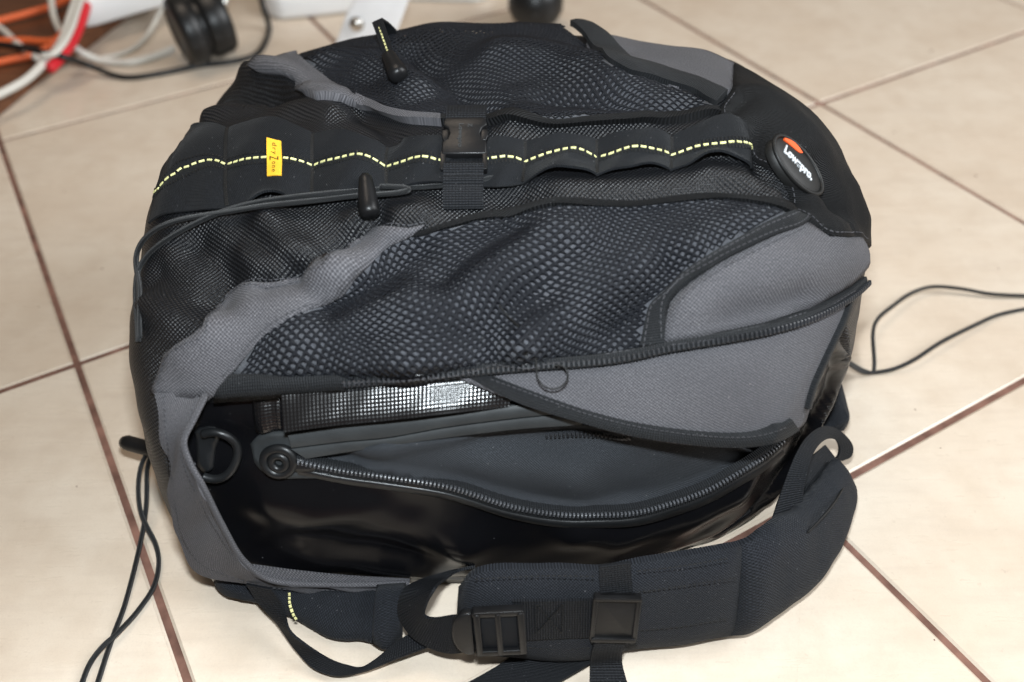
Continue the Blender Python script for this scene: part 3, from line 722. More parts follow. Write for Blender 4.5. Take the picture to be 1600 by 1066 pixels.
# --- grey flap pulled open on the left: a free sheet in front of the wall, rolled edge
def yy(pts): return [at_y(x, y, Y) for x, y, Y in pts]
LO = yy([(243, 614, .352), (252, 670, .340), (263, 731, .332), (271, 800, .326), (284, 860, .322), (310, 892, .3195), (362, 905, .318), (432, 919, .318), (540, 922, .320), (640, 921, .323)])
LI = yy([(322, 616, .350), (304, 652, .338), (287, 690, .328), (297, 725, .322), (315, 757, .318), (346, 819, .3145), (382, 878, .313), (425, 907, .3155), (537, 914, .319), (640, 911, .322)])
lf = put(ribbon('side_flap', LO, LI, M['grey'], pack, n=110, k=14, thick=.002, wob=.0011, seed=5)); lf['label'] = 'grey cloth flap pulled open'
put(tube('flap_hem', LI, .0019, M['grey'], pack, n=120, k=8))
lfm = catmull([a*.82+b*.18 for a, b in zip(np.array(LO), np.array(LI))], 160); blocks('stitching', lfm, np.tile(np.array([0, -.8, .6]), (160, 1)), .0032, .0018, .0005, .0005, M['thread'], lf, lift=.0024)
lfm = catmull([a*.14+b*.86 for a, b in zip(np.array(LO), np.array(LI))], 160); blocks('stitching', lfm, np.tile(np.array([0, -.8, .6]), (160, 1)), .0032, .0018, .0005, .0005, M['thread'], lf, lift=.0024)
put(ribbon('flap_inner_face', yy([(380, 880, .319), (450, 890, .322), (540, 899, .324), (640, 904, .326)]), yy([(398, 897, .3165), (440, 911, .318), (537, 915, .3205), (640, 912, .3235)]), M['grey'], pack, n=40, k=5, thick=.0015))

# ------------------------------------------------------------------ daisy-chain webbing along the middle
TOPE = [(254, 268), (292, 212), (358, 206), (490, 214), (605, 238), (728, 232), (820, 224), (933, 222), (1048, 218), (1165, 203)]
BOTE = [(237, 352), (300, 334), (358, 330), (490, 320), (605, 309), (728, 299), (820, 290), (933, 279), (1048, 271), (1170, 266)]
qt, qb = uvs(TOPE), uvs(BOTE); NT = len(TOPE)
HB = [0, .006, .006, .007, .006, .004, .006, .0065, .0065, .006]      # lift of each loop
def chain_q(t, s):
    """t in 0..NT-1 along the loops, s in 0..1 across"""
    t = np.asarray(t, float); i = np.clip(t.astype(int), 0, NT-2); f = (t-i)[..., None]; s = np.asarray(s)[..., None]
    return (qt[i]*(1-f)+qt[i+1]*f)*(1-s) + (qb[i]*(1-f)+qb[i+1]*f)*s
def chain_off(t, s):
    t = np.maximum(np.asarray(t, float), 1.0) if False else np.asarray(t, float)
    tt = np.where(t < 2, t/2, t-1); i = np.clip(tt.astype(int), 0, NT-3); f = np.clip(tt-i, 0, 1)
    H = np.array([.0025, .0070, .008, .0085, .005, .007, .0075, .0075, .0065])[np.clip(i, 0, 8)]
    g = f**1.25; return .0026 + H*np.sin(np.pi*g)**.75*(1.05-.28*np.asarray(s)) + .0009*np.sin(9*f+7*np.asarray(s)+i*2.1)*np.sin(np.pi*f)
def chain_p(t, s, extra=0.):
    q = chain_q(t, s); p, n = S(q); return p+n*(chain_off(t, s)+extra)[..., None], n
tg, sg = np.meshgrid(np.concatenate([np.linspace(i, i+1, 26, endpoint=False) for i in range(NT-1)]+[[NT-1.0]]), np.linspace(0, 1, 14), indexing='ij')
Tp, Nn = chain_p(tg, sg); chain = put(slab('loop_webbing', Tp, Tp-Nn*.0014, M['loopweb'], pack, uv=None))
for i in (2, 3, 4, 6, 7, 8):        # bar tacks
    Pk, Nk = chain_p(np.full(30, float(i)), np.linspace(.02, .98, 30), .0004); blocks('bar_tack', Pk, Nk, .0013, .0010, .0022, .0006, M['ink'], chain)
def dash_run(t0, t1, s0, s1, n=200):
    t = np.linspace(t0, t1, n); s = s0+(s1-s0)*(t-t0)/(t1-t0); return chain_p(t, s, .0004)
PST = np.array([(243, 300), (260, 278), (300, 256), (335, 248), (358, 258), (390, 247), (415, 245), (440, 245), (465, 252), (490, 258), (520, 248), (560, 240), (590, 245), (605, 265), (640, 246), (665, 243), (690, 254), (728, 256), (765, 248), (790, 241), (808, 248), (820, 255), (860, 236), (905, 229), (925, 240), (933, 248), (980, 229), (1020, 229), (1047, 243), (1100, 225), (1140, 221), (1160, 228), (1180, 232)], float)
_tk = np.linspace(0, 9, 55); _ss = np.linspace(.15, .9, 70); _TT, _SS = np.meshgrid(_tk, _ss, indexing='ij')
_pp = proj(chain_p(_TT, _SS, .0004)[0]); _er = np.abs(_pp[..., 1]-np.interp(_pp[..., 0], PST[:, 0], PST[:, 1])); _sk = _ss[_er.argmin(1)]
_sk = np.convolve(np.r_[_sk[0], _sk, _sk[-1]], [.25, .5, .25], 'valid')
SF = lambda t: np.interp(t, _tk, _sk)
def chain_inv(x, y):
    T_, S_ = np.meshgrid(np.linspace(0, 9, 361), np.linspace(0, 1, 81), indexing='ij'); e = ((proj(chain_p(T_, S_, .0007)[0])-np.array([x, y]))**2).sum(-1); k = np.unravel_index(e.argmin(), e.shape); return T_[k], S_[k]
tga, tgb = chain_inv(416, 245)[0], chain_inv(441, 245)[0]
for a, b in ((.03, 2.0), (2.02, tga), (tgb, 4.74), (5.30, 9.0)):
    t = np.linspace(a, b, 260); Pk, Nk = chain_p(t, SF(t), .0004); blocks('yellow_stitching', Pk, Nk, .0047, .0031, .0013, .0007, M['yellow'], chain)
    for ds in (-.07, .07):
        Pk, Nk = chain_p(t, SF(t)+ds*np.interp(t, [0, 3, 4, 9], [.8, .8, 1.2, 1.3]), .0003); blocks('side_stitching', Pk, Nk, .0021, .0007, .0018, .0004, M['ink'], chain)
# yellow label and its lettering
(t0, s0), (t1, s1) = chain_inv(416, 215), chain_inv(441, 274)
TC, SC, TW, SW = (t0+t1)/2, (s0+s1)/2, t1-t0, s1-s0
tg2, sg2 = np.meshgrid(np.linspace(t0, t1, 14), np.linspace(s0, s1, 20), indexing='ij'); Tp2, Nn2 = chain_p(tg2, sg2, .0007)
label = put(slab('yellow_tag', Tp2, Tp2-Nn2*.0007, M['tag'], pack)); label['label'] = 'small yellow cloth tag lettered dryZone'
def tag_text(body, size, x0, spacing=1.3):
    out = []; x = x0
    cu = bpy.data.curves.new('t', 'FONT'); cu.body = body; cu.size = 1; cu.space_character = spacing; cu.align_y = 'CENTER'; cu.resolution_u = 3
    t = bpy.data.objects.new('t', cu); C.objects.link(t); bpy.context.view_layer.update()
    me = bpy.data.meshes.new_from_object(t.evaluated_get(bpy.context.evaluated_depsgraph_get())); bpy.data.objects.remove(t)
    V = np.array([v.co[:] for v in me.vertices]); Fs = [tuple(p.vertices) for p in me.polygons]; V = V - (V.min(0)+V.max(0))/2; return V/np.ptp(V[:, 0]), Fs
def chain_print(name, V, Fs, tc, scx, ht, hs, m, parent, ex=.0009):
    # text runs down the strap (+s), letter tops towards +t
    tt = tc + V[:, 1]*ht; ss = scx + V[:, 0]*hs; P, _ = chain_p(tt, ss, ex); o = mesh(name, P, Fs, m, parent, smooth=False); return put(o)
Va, Fa = tag_text('dry', 1, 0); Vz, Fz = tag_text('Z', 1, 0); Vb, Fb = tag_text('one', 1, 0)
chain_print('lettering', Va, Fa, TC+.02*TW, s0+SW*.25, TW*.72, SW*.30, M['ink'], label); chain_print('lettering', Vz, Fz, TC, s0+SW*.515, TW*.55, SW*.12, M['ink'], label); chain_print('lettering', Vb, Fb, TC-.02*TW, s0+SW*.77, TW*.85, SW*.30, M['ink'], label)

# ------------------------------------------------------------------ buckle across the webbing
c0, n0 = S(uvhit(728, 247)); cu_, _ = S(uvhit(760, 232)); cl_, _ = S(uvhit(696, 234))
xd = unit(cu_-cl_); n0 = unit(n0+np.array([0, -.12, .0])); mw = frame(c0+n0*.0105, xd, n0) @ Matrix.Diagonal((.84, .80, .75, 1))
W2, H2 = .0150, .0155
out = []
for sx in (1, -1):
    side = [(W2, H2-.002), (W2-.001, H2), ] if sx > 0 else []
outl = [(W2, -H2), (W2, -.005), (W2-.0035, -.0025), (W2-.0048, .002), (W2-.0035, .0065), (W2, .009), (W2-.001, H2-.001), (W2-.003, H2), (-W2+.003, H2), (-W2+.001, H2-.001), (-W2, .009), (-W2+.0035, .0065), (-W2+.0048, .002), (-W2+.0035, -.0025), (-W2, -.005), (-W2, -H2)]
sh = Matrix.Translation((0, .0075, 0))
buckle = put(prism('buckle', outl, -.0045, .0038, M['plastic'], pack, mw@sh, .0011))
put(prism('buckle_prong', [(W2-.0005, -.003), (W2+.0006, .001), (W2+.0004, .006), (W2-.004, .007), (W2-.0045, -.003)], -.003, .002, M['plastic'], buckle, mw@sh, .0006))
put(prism('buckle_prong', [(-W2+.0005, -.003), (-W2-.0006, .001), (-W2-.0004, .006), (-W2+.004, .007), (-W2+.0045, -.003)][::-1], -.003, .002, M['plastic'], buckle, mw@sh, .0006))
for bx in ((-W2-.0006, -.0205, .0032, .0150), (W2-.0026, -.0205, .0032, .0150)):
    put(prism('buckle_frame', rrect(bx[2], bx[3], .0009, 3, bx[0]+bx[2]/2, bx[1]+bx[3]/2), -.003, .0032, M['plastic'], buckle, mw, .0007))
put(prism('buckle_frame', rrect(.0270, .0032, .0010, 3, 0, -.0175), -.003, .0026, M['plastic'], buckle, mw, .0007))
put(text_mesh('lettering', 'Lowepro', .004, mw@sh@Matrix.Translation((-.003, .0, .0040))@Matrix.Rotation(-math.pi/2, 4, 'Z'), M['rubber'], buckle, .00006, .00015, (.020, .0042)))
put(text_mesh('lettering', 'Z', .003, mw@sh@Matrix.Translation((.0035, .0085, .0040))@Matrix.Rotation(-math.pi/2, 4, 'Z'), M['rubber'], buckle, .00006, .00015, (.003, .0030)))
def wl(x, y, z): return np.array(mw@Vector((x, y, z)))
def loc_ribbon(name, pts, w, m, parent=pack, **k):
    A = [wl(-w/2, y, z) for y, z in pts]; B = [wl(w/2, y, z) for y, z in pts]; return put(ribbon(name, A, B, m, parent, **k))
loc_ribbon('buckle_strap', [(.020, -.001), (.026, -.0012), (.033, -.003), (.041, -.008)], .0275, M['web'], n=24, thick=.0018)
loc_ribbon('buckle_strap', [(-.008, -.004), (-.0135, -.0005), (-.0165, .0035), (-.020, .0030), (-.0245, .0010), (-.027, .0022), (-.031, -.0005), (-.037, -.0012), (-.043, -.004), (-.046, -.0075), (-.041, -.0095)], .0265, M['web'], n=70, thick=.0016)

# ------------------------------------------------------------------ elastic cord over the pack with its toggle
def smooth3(P, k):
    g = np.exp(-.5*(np.arange(-2*k, 2*k+1)/k)**2); g /= g.sum(); Q = np.vstack([2*P[:1]-P[1:2*k+1][::-1], P, 2*P[-1:]-P[-2*k-1:-1][::-1]])
    return np.stack([np.convolve(Q[:, a], g, 'valid') for a in range(3)], -1)
def surf_tube(name, pts, off, r, m, parent=pack, n=None, layf=lay):
    n = n or len(pts)*10; q = catmull(uvs(pts), n); o = np.interp(np.linspace(0, 1, n), np.linspace(0, 1, len(off)), off) if not np.isscalar(off) else np.full(n, off)
    return put(tube(name, smooth3(layf(q, o), 10), r, m, parent, raw=True, k=8))
surf_tube('elastic_cord', [(222, 535), (216, 480), (215, 436), (224, 408), (261, 379), (310, 350), (355, 334), (440, 327), (505, 322), (570, 306), (602, 305), (650, 302), (700, 298), (745, 296), (768, 288), (782, 281)],
          [.0022, .0022, .0022, .0022, .003, .004, .005, .005, .005, .009, .010, .006, .004, .004, .005, .004], .00165, M['cord'])
surf_tube('elastic_cord', [(224, 530), (219, 470), (219, 420), (222, 397), (236, 371), (263, 354), (310, 342), (362, 339), (440, 336), (498, 326), (570, 312), (606, 316), (651, 320), (664, 316), (668, 310), (660, 305), (640, 305), (602, 308)],
          [.0022, .0022, .0022, .0035, .004, .005, .006, .005, .004, .004, .008, .008, .005, .005, .006, .007, .007, .009], .00165, M['cord'])
ctg, ntg = S(uvhit(588, 316)); a3 = P3(579, 292, .011); b3 = P3(602, 346, .010)
tl = np.linspace(0, 1, 14); put(tube('cord_toggle', a3[None]*(1-tl[:, None])+b3[None]*tl[:, None], np.interp(tl, [0, .04, .15, .5, .8, .95, 1], [.0022, .0034, .0040, .0052, .0060, .0056, .0040]), M['plastic'], pack, raw=True, k=16))

# ------------------------------------------------------------------ oval badge with the maker's name
cb, nb = S(uvhit(1236, 264))
p1 = P3(1205, 229, .002); p2 = P3(1268, 298, .002); nbd = unit(nb+np.array([.10, 0, 0])); tb_ = unit(p2-p1); tb_ = unit(tb_-nbd*(tb_@nbd)); ub_ = np.cross(nbd, tb_)
mwb = frame(cb+nbd*.0046, tb_, nbd); La, Lb = .0212, .0132
def dome(name, a, b, h, m, parent, mw, z0=-.005, nr=10, nt=48):
    V = []; F = []
    for i in range(nr):
        r = 1-i/nr; z = h*(1-r**4)
        for j in range(nt): t = 2*math.pi*j/nt; V.append(mw@Vector((a*r*math.cos(t), b*r*math.sin(t), z)))
    V.append(mw@Vector((0, 0, h))); k = len(V)
    for j in range(nt): t = 2*math.pi*j/nt; V.append(mw@Vector((a*math.cos(t), b*math.sin(t), z0)))
    F += grid_faces(nr, nt, 0, False, True) + [((nr-1)*nt+j, (nr-1)*nt+(j+1) % nt, k-1) for j in range(nt)] + [(j, k+j, k+(j+1) % nt, (j+1) % nt) for j in range(nt)]
    return put(fix_normals(mesh(name, [tuple(v) for v in V], F, m, parent)))
badge = dome('badge', La, Lb, .0016, M['badge'], pack, mwb, -.006); badge['label'] = 'oval black rubber badge with white and orange print'
rim = [tuple(mwb@Vector((La*1.0*math.cos(t), Lb*1.0*math.sin(t), .0004))) for t in np.linspace(0, 2*math.pi, 60, endpoint=False)]
put(tube('badge_rim', rim, .0013, M['badge'], badge, n=90, closed=True))
ydir = np.array(mwb.to_3x3()@Vector((0, 1, 0))); upscr = 1 if (proj(np.array(mwb.translation)+ydir*.01)-proj(np.array(mwb.translation)))[1] < 0 else -1
mwt = mwb if upscr > 0 else mwb@Matrix.Rotation(math.pi, 4, 'X')
YS = 1 if np.array(mwb.to_3x3().col[1])@ub_ > 0 else -1
put(text_mesh('lettering', 'Lowepro.', .01, mwb@Matrix.Translation((-.0012, -.0012*YS, .0017))@Matrix.Diagonal((1, YS, 1, 1)), M['white_print'], badge, .00045, .0003, (La*1.16, Lb*.62)))
sw = []; 
for t in np.linspace(0, 1, 16): sw.append((-La*.74+La*.72*t, YS*Lb*(.36+.46*math.sin(math.pi*(.10+.62*t)))))
inn = [(x+.0002, y-YS*Lb*.34*math.sin(math.pi*min(1, .12+t*.9))**.6*(.6+.7*t)) for (x, y), t in zip(sw, np.linspace(0, 1, 16))]
put(prism('swoosh', [(x, y) for x, y in inn]+[(x, y) for x, y in sw[::-1]], .0006, .0019, M['orange_print'], badge, mwb, 0))

# ------------------------------------------------------------------ far zip pull: webbing loop with yellow stitches and plastic end
def at_d(x, y, base, lift):           # point on the sight line a little in front of a carcass point
    return P3(*base, 0)+np.array([0, 0, 0])
z0 = P3(628, 66, .006)
hz = lambda x, y, Y: at_y(x, y, Y)
Y1, Y2 = .605, .565
put(ribbon('zip_pull_loop', [hz(582, 37, Y1), hz(592, 64, (Y1+Y2)/2), hz(603, 94, Y2)], [hz(598, 31, Y1), hz(607, 58, (Y1+Y2)/2), hz(616, 88, Y2)], M['web'], pack, n=24, thick=.002))
put(ribbon('zip_pull_loop', [hz(584, 36, Y1+.002), hz(600, 47, Y1+.02), hz(612, 64, Y1+.03)], [hz(598, 30, Y1+.002), hz(612, 40, Y1+.02), hz(630, 60, Y1+.03)], M['web'], pack, n=24, thick=.002))
pl = catmull([hz(590, 36, Y1-.002), hz(599, 62, (Y1+Y2)/2-.002), hz(609, 90, Y2-.002)], 60); nv = np.tile(unit(CAM-pl[30]), (60, 1)); blocks('yellow_stitching', pl, nv, .0040, .0029, .0020, .0012, M['yellow'], pack, lift=.0002)
tl = np.linspace(0, 1, 16); a3, b3 = hz(606, 86, Y2), hz(625, 122, .543); zp = put(tube('zip_pull', a3[None]*(1-tl[:, None])+b3[None]*tl[:, None], np.interp(tl, [0, .05, .4, .8, .95, 1], [.003, .0048, .0055, .0066, .0058, .003]), M['plastic'], pack, raw=True, k=16))

# ------------------------------------------------------------------ loose thread over the zip
th_ = [P3(775, 475, .004), P3(800, 505, .006), P3(815, 518, .004)]
use(G0)
lt = catmull(uvs([(836, 552), (838, 570), (840, 590), (850, 604), (866, 608), (880, 602), (887, 590), (885, 578), (876, 571), (866, 571)]), 70); put(tube('loose_thread', lay_view(lt, np.interp(np.linspace(0, 1, 70), [0, .15, .4, 1], [.009, .012, .013, .012])), .00050, M['ink'], pack, raw=True, k=6))
use(GS)
put(tube('loose_thread', th_, .0004, M['ink'], pack, n=30, k=6))

# ------------------------------------------------------------------ harness under and in front of the pack
def zy(pts): return [at_z(x, y, z) for x, y, z in pts]
belt = put(ribbon('waist_pad', yy([(716, 922, .292), (742, 892, .294), (850, 884, .296), (930, 886, .297), (1000, 874, .299), (1069, 865, .303), (1156, 848, .309)]),
                  zy([(716, 985, .020), (745, 1010, .012), (830, 1026, .009), (900, 1029, .009), (975, 1013, .009), (1050, 1005, .009), (1154, 987, .010)]), M['pad'], pack, n=90, k=17, thick=.005, bulge=.0075, wob=.00045, seed=2))
put(ribbon('waist_pad', yy([(1145, 850, .3125), (1166, 844, .314), (1210, 812, .327), (1247, 792, .343), (1278, 755, .365), (1307, 717, .390)]),
           zy([(1140, 990, .012), (1168, 987, .011), (1210, 958, .010), (1256, 925, .011), (1298, 868, .012), (1320, 806, .014), (1326, 760, .018)]), M['pad'], pack, n=80, k=17, thick=.005, bulge=.0085, wob=.00045, seed=4))
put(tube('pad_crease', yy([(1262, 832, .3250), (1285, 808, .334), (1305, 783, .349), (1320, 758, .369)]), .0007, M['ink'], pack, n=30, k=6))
pn = unit(np.array([0, -.968, .252]))
def pad(x, y, lift=0.):                 # point on the front of the pad
    d = ray(x, y); p0 = np.array([0, .2865, .045]) + pn*(.0105+lift)
    yo = .00003*max(0, x-930); p0 = p0+np.array([0, yo, 0]); return CAM + d*(((p0-CAM)@pn)/(d@pn))
def pads(pts, lift=0.): return [pad(x, y, lift) for x, y in pts]
# sewn webbing patch on the pad, with crossed stitching
patch = put(ribbon('pad_webbing', pads([(800, 938), (860, 938), (932, 936)], .0012), pads([(803, 1000), (860, 997), (930, 994)], .0012), M['web'], pack, n=24, thick=.002))
for a, b in (((838, 944), (838, 990)), ((880, 944), (878, 990)), ((838, 944), (878, 990)), ((880, 944), (838, 990))):
    P_ = polyres(pads([a, b], .0026), 20); blocks('stitching', P_, np.tile(pn, (20, 1)), .0022, .0014, .0006, .0006, M['ink'], patch)
for A in ([(740, 905), (850, 900), (930, 901)], [(800, 1010), (875, 1015), (925, 1012)]):
    P_ = catmull(pads(A, .0002), 60); blocks('stitching', P_, np.tile(pn, (60, 1)), .003, .0018, .0005, .0004, M['ink'], belt)
for A in ([(995, 926), (1060, 917), (1150, 903)], [(995, 893), (1070, 884), (1140, 872)], [(1000, 985), (1060, 980), (1140, 966)]):
    P_ = catmull(pads(A, -.0004), 60); blocks('stitching', P_, np.tile(pn, (60, 1)), .0028, .0018, .0005, .0004, M['ink'], belt)
# loop of webbing feeding the ladder-lock buckle
put(ribbon('webbing_loop', [pad(790, 1008, .004), pad(740, 1016, .004)] + zy([(700, 1020, .022), (668, 1010, .020), (640, 990, .022), (623, 958, .030), (628, 926, .042)]) + yy([(660, 906, .312), (700, 894, .318), (735, 888, .322)]),
           [pad(788, 954, .004), pad(740, 957, .004)] + zy([(708, 961, .044), (678, 966, .040), (664, 962, .042), (666, 945, .050), (678, 922, .058)]) + yy([(696, 905, .312), (716, 892, .318), (742, 885, .322)]), M['web'], pack, n=90, k=9, thick=.0018))
lb = put(prism('ladder_buckle', [(x-.0285, y) for x, y in [(.004*math.cos(t)*2.2+.012, .0155*math.sin(t)) for t in np.linspace(math.pi/2, 3*math.pi/2, 12)]] + [(-.0135, -.0155), (-.0135, .0155)], -.002, .003, M['plastic'], pack, frame(pad(778, 984, .006), np.array(pad(812, 981))-np.array(pad(750, 984)), pn), .001))
mlb = frame(pad(778, 984, .006), np.array(pad(812, 981))-np.array(pad(750, 984)), pn)
for x0, w in ((-.0125, .0034), (-.0008, .0030), (.0115, .0036)):
    put(prism('buckle_bar', rrect(w, .0300, .0012, 3, x0+w/2, 0), -.002, .0042, M['plastic'], lb, mlb, .0011))
for y0 in (-.0145, .0145):
    put(prism('buckle_bar', rrect(.0285, .0034, .0014, 3, .0010, y0), -.002, .0036, M['plastic'], lb, mlb, .0011))
put(prism('buckle_webbing', rrect(.020, .0255, .001, 2, .0008, 0), -.0015, .0012, M['web'], lb, mlb, .0005))
# vertical strap with its plastic keeper
put(ribbon('keeper_strap', pads([(936, 884), (937, 905), (938, 925)], .003)+pads([(930, 1000), (925, 1015)], .004)+zy([(922, 1040, .012), (921, 1075, .006)]), pads([(985, 878), (986, 900), (988, 925)], .003)+pads([(978, 1000), (974, 1012)], .004)+zy([(972, 1036, .012), (982, 1075, .006)]), M['web'], pack, n=60, thick=.0018))
mk = frame(pad(961, 963, .005), np.array(pad(990, 960))-np.array(pad(940, 962)), pn)
kp = put(prism('strap_keeper', rrect(.0240, .0330, .002, 4), -.001, .0016, M['plastic'], pack, mk, .0008))
put(prism('keeper_bar', rrect(.0258, .0020, .0009, 3, 0, .0155), -.001, .0042, M['plastic'], kp, mk, .0012)); put(prism('keeper_bar', rrect(.0250, .0028, .0012, 3, 0, -.0155), -.001, .0032, M['plastic'], kp, mk, .001))
for sx in (-1, 1): put(prism('keeper_bar', rrect(.0026, .032, .001, 3, sx*.0118, 0), -.001, .0026, M['plastic'], kp, mk, .0009))
put(ribbon('floor_strap', zy([(835, 1000, .004), (780, 1040, .004), (690, 1090, .004)]), zy([(940, 1028, .004), (885, 1060, .004), (830, 1092, .004)]), M['web'], pack, n=30, thick=.0025))
# left wing of the harness and the long strap that hangs from it
put(ribbon('harness_wing', yy([(330, 893, .326), (400, 912, .3255), (470, 918, .325), (540, 918, .325), (590, 917, .326), (628, 914, .327)]),
           zy([(340, 905, .006), (405, 944, .006), (460, 967, .006), (522, 999, .006), (560, 1000, .007), (612, 1010, .008)]), M['pad'], pack, n=70, k=13, thick=.004, bulge=.006, wob=.0008, seed=9))
put(ribbon('harness_wing', yy([(590, 915, .318), (612, 913, .318), (634, 912, .319)]), zy([(583, 1006, .010), (602, 1015, .010), (628, 995, .012)]), M['pad'], pack, n=24, k=13, thick=.004, bulge=.007))
Pw = catmull(zy([(452, 926, .040), (453, 945, .029), (459, 962, .020), (463, 968, .016)]), 40); blocks('yellow_stitching', Pw, np.tile(unit(CAM-Pw[20]), (40, 1)), .0036, .0026, .0022, .0012, M['yellow'], pack, lift=.003)
put(ribbon('long_strap', zy([(385, 912, .030), (407, 945, .018), (432, 972, .012), (462, 1015, .008), (490, 1045, .006), (525, 1057, .006), (567, 1050, .008), (620, 1030, .012), (680, 1008, .016)]),
           zy([(425, 920, .032), (443, 948, .022), (452, 984, .018), (476, 1006, .016), (512, 1028, .010), (540, 1038, .008), (568, 1042, .008), (628, 998, .014), (672, 975, .018)]), M['web'], pack, n=90, thick=.0016))
put(ribbon('waist_pad_back', yy([(1240, 800, .350), (1276, 757, .372), (1306, 719, .396)]), yy([(1246, 770, .362), (1262, 722, .384), (1288, 696, .404)]), M['web'], pack, n=30, k=7, thick=.002))
# webbing that runs over the end of the pad on the right
put(ribbon('pad_end_webbing', yy([(1206, 812, .338), (1222, 764, .354), (1244, 708, .376), (1262, 681, .392), (1288, 666, .406), (1314, 675, .412), (1332, 699, .412), (1329, 713, .409), (1314, 720, .404)]), yy([(1251, 796, .345), (1258, 752, .358), (1268, 714, .376), (1280, 694, .390), (1294, 685, .402), (1306, 688, .407), (1311, 700, .407), (1310, 710, .405), (1306, 716, .402)]), M['web'], pack, n=70, thick=.0017))
put(ribbon('shoulder_strap', yy([(1290, 540, .455), (1308, 590, .448), (1322, 636, .440), (1327, 655, .436), (1316, 672, .432)]), yy([(1262, 560, .470), (1266, 610, .46), (1262, 655, .45), (1258, 675, .44), (1262, 690, .436)]), M['pad'], pack, n=40, k=11, thick=.006, bulge=.005))
put(ribbon('shoulder_strap', yy([(1318, 520, .50), (1322, 560, .492), (1312, 600, .485)]), yy([(1280, 520, .51), (1285, 570, .50), (1285, 600, .49)]), M['pad'], pack, n=30, k=9, thick=.006, bulge=.004))
put(ribbon('strap_end', yy([(1335, 432, .47), (1347, 436, .47), (1348, 448, .468)]), yy([(1330, 455, .466), (1340, 456, .466), (1347, 454, .466)]), M['web'], pack, n=14, thick=.003))
# dangling elastic cords: left with its tube, right
tb = np.array(zy([(192, 690, .034), (250, 706, .037)])); tl = np.linspace(0, 1, 10); put(tube('cord_tube', tb[0]*(1-tl[:, None])+tb[1]*tl[:, None], np.interp(tl, [0, .03, .1, 1], [.0038, .0050, .0053, .0053]), M['plastic'], pack, raw=True, k=16))
put(tube('dangling_cord', zy([(236, 704, .034), (228, 712, .030), (220, 730, .026), (216, 762, .020), (220, 800, .014), (230, 824, .010), (243, 850, .006), (248, 880, .004), (240, 917, .003), (215, 955, .003), (185, 988, .005), (159, 1012, .005), (140, 1038, .003), (122, 1085, .002)]), .0016, M['cord'], pack, n=140))
put(tube('dangling_cord', zy([(240, 706, .034), (235, 714, .030), (230, 734, .024), (229, 781, .016), (225, 819, .009), (219, 850, .005), (207, 901, .003), (193, 951, .002), (179, 988, .002), (167, 1022, .002), (147, 1085, .002)]), .0016, M['cord'], pack, n=130))
put(tube('dangling_cord', zy([(1285, 545, .060), (1320, 562, .030), (1350, 579, .008), (1364, 582, .004), (1366, 570, .008), (1364, 520, .014), (1371, 499, .012), (1395, 478, .010), (1428, 456, .008), (1458, 448, .007), (1500, 451, .006), (1545, 459, .004), (1600, 462, .003), (1680, 462, .002)]), .0015, M['cord'], pack, n=130))
put(tube('dangling_cord', zy([(1288, 548, .056), (1322, 566, .027), (1350, 582, .006), (1366, 582, .003), (1395, 577, .004), (1425, 564, .007), (1470, 535, .008), (1530, 505, .005), (1560, 492, .003), (1600, 483, .002), (1680, 470, .002)]), .0015, M['cord'], pack, n=120))

# ------------------------------------------------------------------ things behind the pack, out of focus
def flat_prism(name, pts, z0, z1, m, bevel=.002, seg=2):
    poly = [tuple(at_z(x, y, z0)[:2]) for x, y in pts]; c = np.mean(poly, 0); pl_ = [(x-c[0], y-c[1]) for x, y in poly]
    return prism(name, pl_, 0, z1-z0, m, None, Matrix(), bevel, seg=seg), (c[0], c[1], z0)
o, l = flat_prism('wooden_board', [(-60, 228), (0, 182), (56, 135), (97, 105), (141, 75), (197, 32), (235, 0), (120, -90), (-160, 40)], .0005, .022, M['wood'], .002); o.location = l
tag(o, 'dark brown wooden board under the tangle of cables', 'board')
o, l = flat_prism('white_box', [(128, 46), (150, 42), (262, 9), (285, -60), (135, -30)], .0225, .055, M['white'], .004); o.location = l
tag(o, 'white box resting on the dark wooden board beside the castor', 'box')
o, l = flat_prism('white_tray', [(414, 21), (424, 29), (440, 32.5), (484, 28.5), (566, 19), (590, -40), (400, -40), (405, 5)], .0005, .030, M['white'], .006, 3); o.location = l
tag(o, 'white plastic tray with a rounded corner behind the mesh pocket', 'tray')
pz = [at_y(x, y, 1.03) for x, y in [(508, 100), (527, 62), (541, 22), (560, -10), (642, -10), (622, 45), (604, 100)]]; pc = np.mean(pz, 0)
br = prism('metal_bracket', [(p[0]-pc[0], p[2]-pc[2]) for p in pz], -.003, .003, M['white_metal'], None, Matrix.Rotation(math.pi/2, 4, 'X'), .0012); br.location = (pc[0], pc[1], max(pc[2], pc[2])); tag(br, 'white metal bracket with one bright screw', 'bracket')
scw = at_y(557, 40, 1.022); sc_m = bpy.data.meshes.new('screw'); bm = bmesh.new(); bmesh.ops.create_uvsphere(bm, u_segments=20, v_segments=12, radius=.0072)
for v in bm.verts: v.co.y *= .55
bmesh.ops.create_cone(bm, segments=24, radius1=.0088, radius2=.0084, depth=.002, cap_ends=True, matrix=Matrix.Translation((0, .003, 0))@Matrix.Rotation(math.pi/2, 4, 'X'))
bm.to_mesh(sc_m); bm.free(); sc_m.materials.append(M['steel']); so = bpy.data.objects.new('screw', sc_m); C.objects.link(so); so.parent = br; so.location = Vector(scw)-br.location
sc_m.polygons.foreach_set('use_smooth', [True]*len(sc_m.polygons))
o, l = flat_prism('white_case', [(634, 2.5), (742, 5), (768, -2), (772, -60), (640, -60)], .0005, .02, M['white'], .003); o.location = l
tag(o, 'white case at the top edge between bracket and round black foot', 'case')
